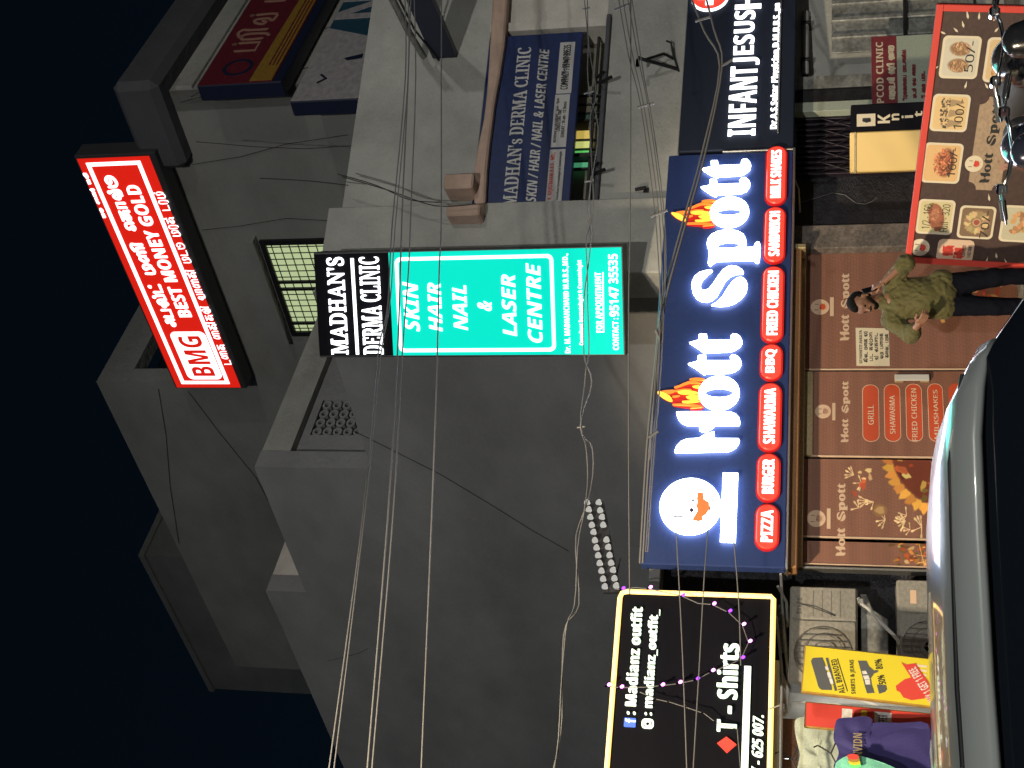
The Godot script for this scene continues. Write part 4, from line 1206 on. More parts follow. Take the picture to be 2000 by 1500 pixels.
func shop_doors():
	var groups := "printed glass panels of the shopfront"
	var pizza_im := brick_print(220, 620)
	for i in 11: sprig(pizza_im, rng.randf_range(20, 200) * (1.0 if i < 6 else .45), rng.randf_range(140, 235) + (0.0 if i < 6 else 120.0), rng.randf_range(16, 30))
	blob(pizza_im, 75, 212, 20, 22, 0, Color(.55, .42, .28), .1)
	blob(pizza_im, 75, 212, 12, 14, 0, Color(.72, .58, .4), .2)
	for i in 8: blob(pizza_im, rng.randf_range(110, 200), rng.randf_range(140, 215), rng.randf_range(4, 12), rng.randf_range(3, 9), rng.randf() * PI, vary([Color(.85, .72, .52), Color(.75, .35, .22)][i % 2]))
	pizza(pizza_im, 230, 395, 158)
	speckle(pizza_im, .04)
	var side_im := brick_print(90, 620)
	for i in 90: blob(side_im, rng.randf_range(0, 90), rng.randf_range(236, 430), rng.randf_range(5, 14), rng.randf_range(3, 8), rng.randf() * PI, vary([Color(.8, .55, .25), Color(.6, .25, .15), Color(.85, .75, .5), Color(.4, .3, .15)][i % 4], .2))
	for i in 16: stroke(side_im, rng.randf_range(0, 90), rng.randf_range(300, 420), rng.randf_range(0, 90), rng.randf_range(300, 420), 1.4, Color(.85, .68, .42))
	speckle(side_im, .04)
	var right_im := brick_print(300, 620)
	for i in 60: blob(right_im, 165 + rng.randfn() * 22, 330 + i * 4.2 + rng.randfn() * 8, rng.randf_range(4, 11), rng.randf_range(3, 8), rng.randf() * PI, vary([Color(.72, .35, .24), Color(.82, .6, .38), Color(.6, .24, .16)][i % 3], .2))
	speckle(right_im, .04)
	var mid_im := brick_print(236, 620)
	# name, bounds, picture, badge centre, name rect
	var y0 := .2
	var defs := [
		["side", [-1.942,1.619,-1.712,2.151], side_im, "narrow brown printed glass panel beside the black wall"],
		["pizza", [-1.683,1.617,-0.907,2.161], pizza_im, "brown printed glass panel with a pizza, herbs and tan shop name"],
		["door", [-0.899,1.611,-0.007,2.095], mid_im, "brown glass door with four red menu pills and a clear handle"],
		["right", [0.014,1.602,1.412,2.197], right_im, "brown printed glass panel behind the man, with a yellow notice"],
	]
	for d in defs:
		var r: Array = d[1]
		var isd: bool = d[0] == "door"
		var z := -.33 if isd else -.35
		var o := thing("glass_door" if isd else "glass_panel", d[3], "door" if isd else "panel", "A", (r[0] + r[2]) / 2, y0, z, "" if isd else groups)
		ex("vinyl", [r[0] + .01, y0, r[2] - .01, y0, r[2] - .01, r[3], r[0] + .01, r[3]], z - .014, z, printed(d[2]), o)
		bx("edge_rail", r[0] - .004, y0, z - .016, r[0] + .009, r[3], z + .008, M.tan_print, o, .002)
		if isd:
			var h := [-0.899,2.077,-0.023,2.193]
			bx("head_rail", h[0], h[1], z - .03, h[2], h[3], z + .02, M.gold_lamplit_steel, o, .006)
	var kids := get_children()
	var by := {}
	for k in kids:
		if k.name.begins_with("glass_"): by[k.get_meta("label")] = k
	var side: Node3D = by[defs[0][3]]
	var piz: Node3D = by[defs[1][3]]
	var door: Node3D = by[defs[2][3]]
	var rgt: Node3D = by[defs[3][3]]
	# badges and names
	var bp := [-1.507,2.04,-1.426,2.04,-1.589,2.039]
	badge(piz, bp[0], bp[1], absf(bp[4] - bp[2]) / 2, -.349, .002, M.tan_print, M.tan_faint, M.grey_print, [-1.603,1.916,-1.407,1.948])
	shop_name(piz, [-1.857,1.768,-1.159,1.873], -.349, .002, M.tan_print)
	var bd := [-0.44,1.986,-0.368,1.987,-0.512,1.986]
	badge(door, bd[0], bd[1], absf(bd[4] - bd[2]) / 2, -.329, .002, M.tan_print, M.tan_faint, M.grey_print, [-0.531,1.874,-0.351,1.903])
	shop_name(door, [-0.756,1.741,-0.121,1.828], -.329, .002, M.tan_print)
	var br := [0.707,2.021,0.794,2.022,0.619,2.021]
	badge(rgt, br[0], br[1], absf(br[4] - br[2]) / 2, -.349, .002, M.tan_print, M.rust_print, M.grey_print, [0.604,1.891,0.816,1.927])
	shop_name(rgt, [0.331,1.725,1.087,1.836], -.349, .002, M.tan_print)
	var pl := [["GRILL", [-0.749,1.482,-0.157,1.633], .34], ["SHAWARMA", [-0.747,1.292,-0.151,1.439], .66], ["FRIED CHICKEN", [-0.745,1.1,-0.149,1.247], .9], ["MILKSHAKES", [-0.743,0.914,-0.145,1.052], .84]]
	for q in pl:
		var r: Array = q[1]
		var p := ex("menu_pill", rrect(r[0], r[1], r[2], r[3], .07), -.329, -.327, M.rust_print, door)
		ring("pill_outline", rrect(r[0], r[1], r[2], r[3], .07), rrect(r[0] + .006, r[1] + .006, r[2] - .006, r[3] - .006, .065), -.3269, -.326, M.tan_print, p)
		var m: float = (r[0] + r[2]) / 2 - .02
		var hw: float = (r[2] - r[0]) / 2 * q[2]
		txt("pill_lettering", q[0], [m - hw, r[1] + .05, m + hw, r[3] - .05], -.3268, .0015, M.cream_print, p, "sans")
	var r5: Array = pl[3][1]
	var stepy: float = pl[2][1][1] - r5[1]
	ex("menu_pill", rrect(r5[0], r5[1] - stepy, r5[2], r5[3] - stepy, .07), -.329, -.327, M.rust_print, door)
	var hd := [-0.134,1.032,-0.07,1.341]
	bx("handle", hd[0], hd[1], -.3, hd[2], hd[3], -.285, M.lens, door, .004)
	for y in [hd[1], hd[3] - .08]: bx("handle_mount", hd[0] - .004, y, -.329, hd[2] + .004, y + .08, -.301, M.gold_lamplit_steel, door, .004)
	# the paper notice
	var n := thing("paper_notice", "yellow handwritten paper notice taped to the brown glass panel", "notice", "A", .3, 1.2, -.34)
	var nr := [0.049,1.379,0.469,1.688]
	ex("sheet", [nr[0], nr[1], nr[2] - .01, nr[1] + .004, nr[2], nr[3], nr[0] + .004, nr[3] - .006], -.347, -.3455, M.cream_print, n)
	for i in 6:
		var y: float = nr[3] - .045 - i * .048
		if i == 0: txt("lettering", "GT/SUNETIT AVAILTA", [nr[0] + .03, y - .014, nr[2] - .03, y + .012], -.345, .001, M.black_print, n)
		else: script("lettering", [["ka", "i", "la", "ta", " ", "ma", "na", "ka", " ", "va", "ra"], ["pa", "ta", " ", "ka", "la", "dot", "ma", "na"], ["va", "dot", " ", "sa", "ka", "na", "ta"], ["la", "ma", " ", "pa", "na", "tu", "ka"], ["ka", "na", "la", "ta", " ", "pa", "ma", "ka"]][i - 1], [nr[0] + .03 + .012 * i, y - .012, nr[2] - .03 - .008 * i, y + .012], -.345, .001, .0032, M.black_print, n)

func ac_units():
	for k in 2:
		var r: Array = [-3.065,1.69,-2.203,2.254]
		if k == 1: r = [-2.954,0.849,-2.112,1.367]
		var u := thing("air_conditioner_unit", ["dusty beige outdoor air conditioner unit with a printed side, mounted above another", "beige outdoor air conditioner unit with a wire fan guard, below another unit"][k], "air conditioner", "A", (r[0] + r[2]) / 2, r[1], -.3)
		var xm: float = lerpf(r[2], r[0], .355)
		var rad: float = (r[3] - r[1]) * .43
		var cx: float = r[0] + (xm - r[0]) * .47
		var cy: float = (r[1] + r[3]) / 2
		bx("body", r[0], r[1], -.5, r[2], r[3], -.2, M.ac_body, u, .015)
		bx("service_panel", xm + .01, r[1] + .012, -.2, r[2] - .01, r[3] - .012, -.185, M.ac_body, u, .006)
		ring("fan_surround", rrect(r[0] + .015, r[1] + .02, xm - .01, r[3] - .02, .02, 7), ell(cx, cy, rad, rad, 32, -PI / 2 - PI / 28), -.2, -.182, M.ac_body, u)
		lathe("fan_well", [[0, -.06], [rad, -.06], [rad, .01]], Vector3(cx, cy, -.2), Vector3.BACK, M.ac_body, u, 28)
		for i in 3:
			var a := TAU * i / 3 + .4
			var p := PackedVector2Array()
			for q in [[.18, -.1], [.9, -.42], [.95, .1], [.85, .32], [.18, .12]]: p.append(Vector2(cx + (q[0] * cos(a) - q[1] * sin(a)) * rad, cy + (q[0] * sin(a) + q[1] * cos(a)) * rad))
			ex("fan_blade", p, -.225, -.215, M.ac_body, u)
		lathe("fan_hub", [[0, .02], [rad * .2, .02], [rad * .24, -.03]], Vector3(cx, cy, -.21), Vector3.BACK, M.ac_body, u, 16)
		for i in 9:
			var x: float = cx + rad * (i - 4) / 4.6
			var hh: float = sqrt(maxf(rad * rad - (x - cx) * (x - cx), .0001))
			tube("guard_wire", [Vector3(x, cy - hh, -.178), Vector3(x, cy + hh, -.178)], .004, M.ac_grille, u, 5)
		for i in 3 - k:
			tube("guard_ring", Array(ell(cx, cy, rad * (.4 + .28 * i), rad * (.4 + .28 * i), 24)).map(func(q): return Vector3(q.x, q.y, -.172)) + [Vector3(cx + rad * (.4 + .28 * i), cy, -.172)], .004, M.ac_grille, u, 5)
		if k == 0:
			for i in 4: bx("panel_groove", xm + .03, r[3] - .2 - i * .075, -.186, r[2] - .04, r[3] - .194 - i * .075, -.183, M.ac_grille, u, 0)
			for i in 5: bx("maker_plate", xm + .05 + i * .03, r[3] - .1 + .004 * (i % 2), -.186, xm + .07 + i * .03, r[3] - .055 - .006 * (i % 3), -.182, M.ac_grille, u, .001)
			tube("loose_wire", [Vector3(xm + .14, r[3] - .08, -.18), Vector3(xm + .1, r[3] - .2, -.16), Vector3(xm + .04, r[3] - .38, -.175)], .004, M.cable_black, u, 5)
		else: ex("rating_plate", [xm + .08, r[3] - .16, r[2] - .1, r[3] - .16, r[2] - .1, r[3] - .11, xm + .08, r[3] - .11], -.185, -.183, M.tan_print, u)
		for x in [r[0] + .12, r[2] - .12]: bx("wall_bracket", x - .02, r[1] - .05, -.55, x + .02, r[1], -.18, M.zinc, u, .004)
	var h := thing("valve_box", "grey dusty metal pipe cover between the two air conditioner units", "pipe cover", "A", -2.6, 1.3, -.4)
	ex("cover", [-2.22,1.665,-2.218,1.614,-2.354,1.56,-2.44,1.435,-2.71,1.439,-2.742,1.661], -.5, -.3, M.zinc, h, .01)
	var p := thing("insulated_pipe", "white insulated pipe curving from the upper air conditioner to the lower one", "pipe", "A", -2.4, 1.2, -.2)
	var c := [-2.294,1.684,-2.347,1.651,-2.399,1.584,-2.5,1.501,-2.607,1.399,-2.684,1.339]
	var pts := []
	for i in range(0, c.size(), 2): pts.append(Vector3(c[i], c[i + 1], -.2))
	tube("pipe", pts, .016, M.pipe, p, 8)
	var e := thing("service_pipes", "tangle of grey pipes and wires above the upper air conditioner", "pipes", "A", -2.5, 2.2, -.3)
	for q in [[-2.075,2.338,-2.356,2.32,-2.63,2.297,-3.03,2.256], [-2.189,2.365,-2.28,2.311,-2.349,2.283,-2.555,2.271], [-2.467,2.368,-2.738,2.336,-2.916,2.316,-3.22,2.294], [-2.904,2.355,-2.968,2.316,-3.118,2.259,-3.29,2.272,-3.344,2.321,-3.363,2.362]]:
		var w := []
		for i in range(0, q.size(), 2): w.append(Vector3(q[i], q[i + 1], -.25 + .03 * sin(i * 2.0)))
		tube("pipe", w, .013 if q.size() % 3 else .018, M.pipe, e, 6)
	var wb := [-2.719,2.262,-2.287,2.356]
	for i in 7: bx("rubble_block", wb[0] + i * .055, wb[1] + .01 * (i % 3), -.5, wb[0] + i * .055 + .05, wb[3] - .012 * (i % 2), -.3, M.kerb, e, .01)

func clothing():
	# yellow sale standee
	var b := thing("sale_standee", "yellow sale standee for shirts and jeans leaning before the air conditioners", "standee", "Y", 0, .12, 0)
	var t := [0.182,2.135,-0.184,2.091,-0.135,1.082,0.227,1.11]
	var x0: float = (t[2] + t[4]) / 2
	var x1: float = (t[0] + t[6]) / 2
	var y1: float = (t[1] + t[3]) / 2
	bx("board", x0 - .01, .1, -.06, x1 + .01, y1 + .01, -.004, M.mustard, b, .006)
	ex("print", [x0, .12, x1, .12, x1, y1, x0, y1], -.004, 0, M.yellow_print, b)
	ex("drawn_cap", [0.08,2.065,0.102,2.061,0.113,2.047,0.123,1.98,0.085,1.961,-0.101,1.892,-0.13,1.889,-0.137,1.967,-0.127,1.984,-0.113,1.994,0.001,2.035], .001, .003, M.grey_print, b)
	ex("drawn_brim", [0.122,1.955,0.127,1.937,-0.129,1.848,-0.133,1.865], .001, .003, M.grey_print, b)
	for q in [[0.052,1.955,0.057,1.934,0.03,1.923,0.023,1.944], [0.006,1.936,0.012,1.913,-0.031,1.897,-0.037,1.922], [-0.041,1.918,-0.036,1.894,-0.077,1.879,-0.083,1.901], [0.048,1.672,0.056,1.643,0.031,1.627,0.024,1.662], [0.013,1.661,0.021,1.62,-0.011,1.607,-0.016,1.649], [-0.019,1.645,-0.014,1.607,-0.05,1.601,-0.055,1.636]]:
		ex("drawn_patch", q, .0035, .0045, M.white_paint, b)
	txt4("lettering", "ALL BRANDED", [-0.138,1.786,0.124,1.873], .045, .001, .002, M.black_print, b)
	txt4("lettering", "SHIRTS & JEANS", [-0.136,1.699,0.133,1.733], .04, .001, .002, M.black_print, b)
	ex("underline", [0.128,1.868,0.13,1.861,-0.124,1.766,-0.126,1.773], .001, .002, M.black_print, b)
	ex("drawn_garment", [0.13,1.707,0.136,1.641,0.096,1.621,0.066,1.584,0.071,1.549,0.055,1.552,0.041,1.579,0.001,1.601,-0.049,1.591,-0.112,1.566,-0.123,1.621,-0.07,1.642,0.015,1.668], .001, .003, M.grey_print, b)
	ex("drawn_garment", [-0.045,1.553,-0.04,1.484,-0.072,1.474,-0.095,1.488,-0.115,1.532,-0.087,1.54], .001, .003, M.grey_print, b)
	txt4("lettering", "50%", [-0.03,1.484,0.041,1.501], .055, .001, .002, M.black_print, b)
	txt4("lettering", "80%", [0.087,1.513,0.165,1.53], .055, .001, .002, M.black_print, b)
	for i in 4: ex("pale_lettering", [lerpf(x0, x1, .52) + i * .035, y1 - .93, lerpf(x0, x1, .52) + i * .035 + .018, y1 - .93, lerpf(x0, x1, .52) + i * .035 + .018, y1 - .83, lerpf(x0, x1, .52) + i * .035, y1 - .83], .001, .002, M.cream_print, b)
	ex("drawn_polo", [-0.035,1.411,-0.03,1.401,-0.009,1.382,0.021,1.349,0.041,1.305,0.02,1.266,-0.045,1.195,-0.11,1.192,-0.136,1.286,-0.122,1.349,-0.082,1.378,-0.074,1.403], .001, .003, M.red_print, b)
	var rb := ex("ribbon", [0.154,1.379,0.14,1.341,0.159,1.272,-0.132,1.055,-0.141,1.15,-0.05,1.235], .0035, .005, M.red_print, b)
	txt4("ribbon_lettering", "BUY 1 GET 1 FREE", [-0.109,1.1,0.133,1.271], .065, .0055, .002, M.white_paint, rb)
	# red standee
	var c := thing("phone_standee", "narrow red standee with printed offers next to the yellow one", "standee", "Z", 0, .12, 0)
	var z := [0.118,2.103,-0.068,2.053,0.155,1.061,0.057,1.067]
	bx("board", z[2] - .01, .12, -.05, z[0] + .01, z[1] + .01, -.004, M.mustard, c, .006)
	ex("print", [z[2], .12, z[0], .12, z[0], z[1], z[2], z[1]], -.004, 0, M.red_print, c)
	for q in [[.28, .36, M.white_paint], [.43, .47, M.yellow_print], [.53, .66, M.white_paint], [1.25, 1.5, M.white_paint]]:
		ex("printed_band", [z[2] + .03, z[1] - q[1], z[0] - .02, z[1] - q[1], z[0] - .02, z[1] - q[0], z[2] + .03, z[1] - q[0]], .001, .002, q[2], c)
	txt("lettering", "OFFER", [z[2] + .05, z[1] - .63, z[0] - .04, z[1] - .56], .003, .001, M.navy_side, c)
	# hanging shirts
	shirt("navy t-shirt with a small gold print on a wire hanger", M.navy_cloth, [-3.63,1.885,-3.508,1.87,-3.47,1.838,-3.457,1.741,-3.443,1.636,-3.468,1.589,-3.497,1.597,-3.487,1.559,-3.48,1.374,-3.476,1.172,-3.697,1.167,-3.93,1.177,-3.943,1.383,-3.947,1.553,-3.946,1.602,-3.977,1.595,-4.01,1.641,-4.012,1.839,-3.96,1.869,-3.848,1.885,-3.795,1.862,-3.739,1.846,-3.684,1.862], .3, true)
	shirt("pale green t-shirt with a round sunset print, hung in front of the navy one", M.green_cloth, [-3.894,1.877,-3.829,1.839,-3.785,1.743,-3.807,1.611,-3.845,1.48,-3.9,1.37,-3.977,1.279,-4.029,1.317,-3.982,1.464,-4.245,1.476,-4.464,1.454,-4.49,1.802,-4.421,1.857,-4.124,1.884], .45, false)
	shirt("pale mint shirt with a chest badge at the back of the shop opening", M.mint_cloth, [-3.563,2.178,-3.455,2.196,-3.378,2.172,-3.351,2.001,-3.391,1.951,-3.41,2,-3.392,1.677,-3.751,1.64,-3.911,1.641,-3.935,1.997,-3.972,1.949,-4.015,1.996,-4.011,2.172,-3.908,2.189,-3.805,2.175,-3.681,2.152], -.1, false)
	var g := thing("hanging_rail", "thin pale rail the shirts hang from under the clothing fascia", "rail", "A", -4.4, 2.2, .35)
	var y: float = [-3.698,2.286][1]
	tube("rail", [Vector3(-3.25, y, .35), Vector3(-7, y, .35)], .012, M.steel, g, 8)
	for x in [-3.4, -5.2, -6.9]: tube("hanger_rod", [Vector3(x, y, .35), Vector3(x, 2.39, .2)], .006, M.steel, g, 6)

func txt4(called: String, s: String, q: Array, h: float, z: float, depth: float, mat: Material, parent: Node3D, f := "sansb"):
	var a := Vector2(q[0], q[1])
	var c := Vector2(q[2], q[3])
	var off: Vector3 = OFF[parent]
	var o := txt(called, s, [off.x, off.y, off.x + a.distance_to(c), off.y + h], z, depth, mat, parent, f)
	o.position = Vector3(a.x, a.y, 0) - Vector3(off.x, off.y, 0)
	o.rotation.z = (c - a).angle()

func shirt(label: String, mat: Material, a: Array, z: float, gold: bool):
	var p := smooth(pv(a), 3)
	var c := Vector2.ZERO
	for q in p: c += q / p.size()
	var s := thing("hanging_shirt", label, "shirt", "A", c.x, c.y, z)
	# two cloth layers, pillowed and creased between the outline and the middle
	var v := PackedVector3Array()
	var idx := PackedInt32Array()
	var n := p.size()
	var rings := 6
	for side in [1.0, -1.0]:
		var b := v.size()
		for r in rings + 1:
			var t := float(r) / rings
			for i in n:
				var q := c.lerp(p[i], t)
				var bulge := .02 * sqrt(maxf(1 - t * t, 0)) + .009 * sin(q.x * 46 + q.y * 7) * (1 - t * .4) + .006 * sin(q.y * 37 - q.x * 29) + .004 * sin(q.x * 90 - q.y * 40)
				v.append(Vector3(q.x - c.x, q.y - c.y, side * bulge * (1.0 if t < 1 else 0.2)))
		for r in rings:
			for i in n:
				var j := (i + 1) % n
				var q := [b + r * n + i, b + r * n + j, b + (r + 1) * n + j, b + (r + 1) * n + i]
				if side > 0: idx.append_array([q[0], q[1], q[2], q[0], q[2], q[3]])
				else: idx.append_array([q[0], q[2], q[1], q[0], q[3], q[2]])
	var st := SurfaceTool.new()
	var am := []
	am.resize(Mesh.ARRAY_MAX)
	am[Mesh.ARRAY_VERTEX] = v
	am[Mesh.ARRAY_INDEX] = idx
	var m0 := ArrayMesh.new()
	m0.add_surface_from_arrays(Mesh.PRIMITIVE_TRIANGLES, am)
	st.create_from(m0, 0)
	st.generate_normals()
	mi("cloth", st.commit(), mat, s)
	OFF[s] = Vector3(c.x, c.y, z)
	var top := -1e9
	for q in p: top = maxf(top, q.y)
	tube("hanger", [Vector3(c.x - .2, top - .07, z - .02), Vector3(c.x - .03, top + .02, z - .02), Vector3(c.x, top + .07, z - .02), Vector3(c.x + .02, top + .12, z), Vector3(c.x, top + .15, z + .02)], .006, M.cable_black, s, 6)
	tube("hanger_arm", [Vector3(c.x - .03, top + .02, z - .02), Vector3(c.x + .18, top - .07, z - .02)], .006, M.cable_black, s, 6)
	if gold:
		txt("print", "ONVIDN", [-3.818,1.67,-3.594,1.738], .352, .002, M.gold_lamplit_steel, s)
	elif mat == M.green_cloth:
		var q := [-3.842,1.725]
		for i in 4: ex("print", ell(q[0] + .02 * i - .03, q[1] + .005 * i, .022, .045, 12), .497 + .001 * i, .4985 + .001 * i, [M.pane_green, M.yellow_print, M.mustard, M.red_print][i], s)

func street_right():
	# collapsible gate, cabinet, notice board, zinc sheet, posts
	var g := thing("collapsible_gate", "dark folded collapsible steel gate under the hospital sign", "gate", "A", 2.6, .12, -.4)
	var r := [2.351,1.631,3.204,2.278]
	for i in 13:
		var x: float = lerpf(r[0], r[2], i / 12.0)
		bx("gate_bar", x - .014, .12, -.46, x + .014, r[3], -.4, M.shutter, g, .004)
	for i in 6:
		for k in 2:
			var x: float = lerpf(r[0], r[2], i / 6.0)
			var w: float = (r[2] - r[0]) / 6.0
			for y in [.5, 1.1, 1.7]: tube("lattice_strap", [Vector3(x + w * k, y, -.395), Vector3(x + w * (1 - k), y + .35, -.395)], .008, M.shutter, g, 4)
	bx("top_track", r[0] - .1, r[3], -.5, r[2] + .1, r[3] + .05, -.38, M.shutter, g)
	var c := thing("kiosk_cabinet", "amber cabinet with a black side panel of stacked white letters", "cabinet", "X", 0, .12, 0)
	var q := [-0.427,1.444,-0.034,1.737]
	bx("body", q[0], .12, -.5, q[2], q[3], 0, M.amber_box, c, .012)
	bx("lid_edge", q[0] - .01, q[3] - .06, .0, q[2], q[3] - .04, .012, M.gold_lamplit_steel, c, .003)
	var s := [-0.037,1.446,0.227,1.728]
	bx("side_panel", s[0], .12, -.5, s[2], s[3], .02, M.black_panel, c, .006)
	var e := [0.015,1.496,0.134,1.672]
	ex("label", R4(e), .021, .024, M.cream_print, c)
	script("label_mark", ["sa"], [e[0] + .04, e[1] + .05, e[2] - .04, e[3] - .06], .0245, .001, .008, M.black_print, c)
	for k in [["K", [0.037,1.359,0.125,1.474]], ["n", [0.061,1.272,0.125,1.343]], ["i", [0.077,1.142,0.104,1.251]], ["t", [0.085,1.055,0.138,1.126]]]:
		txt("lettering", k[0], k[1], .021, .003, M.cream_print, c)
	var n := thing("clinic_notice", "maroon and pale green clinic notice board behind the menu board", "sign", "A", 4, 1.0, -.1)
	var t := [2.902,0.876,3.866,1.513]
	var y: float = [2.944,1.259][1]
	bx("board", t[0], t[1] - .2, -.14, t[2], t[3], -.1, M.mint_cloth, n, .006)
	ex("header", [t[0], y, t[2], y, t[2], t[3], t[0], t[3]], -.1, -.098, M.maroon2, n)
	txt("lettering", "PCOD CLINIC", [2.977,1.395,3.79,1.467], -.097, .002, M.cream_print, n)
	script("lettering", ["na", "ma", "ka", "ta", "na", "i", " ", "sa", "ra", "pa", "i", " ", "va", "aa", "na", "ma"], [3.021,1.289,3.738,1.337], -.097, .002, .008, M.cream_print, n)
	script("lettering", ["i", "ra", "tu", "ka", "na", "tu", "pa", " ", "ma", "aa", "ta", "na", "ka", "dot", "sa"], [3.021,1.172,3.668,1.198], -.097, .002, .007, M.maroon2, n)
	script("lettering", ["ma", "ta", "tu", "dot", " ", "tu", "sa", " ", "na", "ka", "ma"], [3.023,1.081,3.467,1.104], -.097, .002, .007, M.maroon2, n)
	script("lettering", ["i", "dot", " ", "na", "tu", " ", "pa", "ma", "ta"], [3.04,0.99,3.368,1.015], -.097, .002, .007, M.maroon2, n)
	for x in [t[0] + .05, t[2] - .08]: bx("leg", x, .12, -.2, x + .03, t[1] + .2, -.142, M.iron, n)
	var zs := thing("zinc_sheet", "pale ribbed zinc sheet behind the clinic notice", "sheet", "A", 5, .5, -.35)
	var zr := [3.896,1.042,5.901,1.918]
	var p := PackedVector2Array()
	var i := 0
	var x: float = zr[0]
	while x < zr[2]:
		ex("rib", [x, zr[1] - .6, x + .18, zr[1] - .6, x + .18, zr[3], x, zr[3]], -.36, -.345, M.zinc, zs, .004)
		ex("rib_crest", [x + .18, zr[1] - .6, x + .24, zr[1] - .6, x + .24, zr[3], x + .18, zr[3]], -.37, -.31, M.zinc, zs, .012)
		x += .24
	var ro := [3.98,1.158,5.295,1.14]
	tube("crossbar", [Vector3(ro[0], ro[1], -.29), Vector3(ro[2], ro[3], -.29)], .02, M.iron, zs, 6)
	for k in [[[3.346,1.47,3.55,2.259], "grey painted", M.zinc], [[3.19,1.472,3.382,2.246], "black", M.iron], [[3.075,1.515,3.207,2.254], "pale green painted", M.mint_cloth]]:
		var po := thing("gate_post", k[1] + " steel post beside the collapsible gate", "post", "A", k[0][0], .12, -.3)
		bx("shaft", k[0][0], .12, -.4, k[0][2], k[0][3] + .1, -.3, k[2], po, .006)
		bx("base_plate", k[0][0] - .03, .12, -.43, k[0][2] + .03, .135, -.27, M.iron, po, .002)
	var wp := thing("wall_pipe", "short white pipe along the wall under the hospital sign", "pipe", "A", 4.5, 2.1, -.4)
	var wq := [3.667,2.192,4.541,2.202]
	tube("pipe", [Vector3(wq[0], wq[1], -.4), Vector3(wq[2], wq[3], -.4)], .04, M.pipe, wp, 10)
	for f in [.2, .8]: bx("pipe_clip", lerpf(wq[0], wq[2], f) - .02, wq[1] - .05, -.56, lerpf(wq[0], wq[2], f) + .02, wq[1] + .05, -.35, M.iron, wp, .004)
	var hk := thing("hanging_rods", "thin loose steel rods hanging below the glowing sign's end", "rod", "A", 2.0, 2.0, -.2)
	var hh := [2.133,2.278,1.992,2.236,1.722,2.222]
	tube("rod", [Vector3(hh[0], hh[1], -.2), Vector3(hh[2], hh[3], -.18), Vector3(hh[4], hh[5], -.2)], .009, M.steel, hk, 6)
	var wv := thing("wall_wire", "thin white wire waving down the black wall", "wire", "A", 2, 1.9, -.5)
	var ww := [2.09,2.219,2.141,2.04,2.194,1.911,2.163,1.784,2.056,1.672,2.04,1.581,2.076,1.505,2.119,1.465]
	var pts := []
	for k in range(0, ww.size(), 2): pts.append(Vector3(ww[k], ww[k + 1], -.535))
	tube("wire", pts, .004, M.cable, wv, 5)

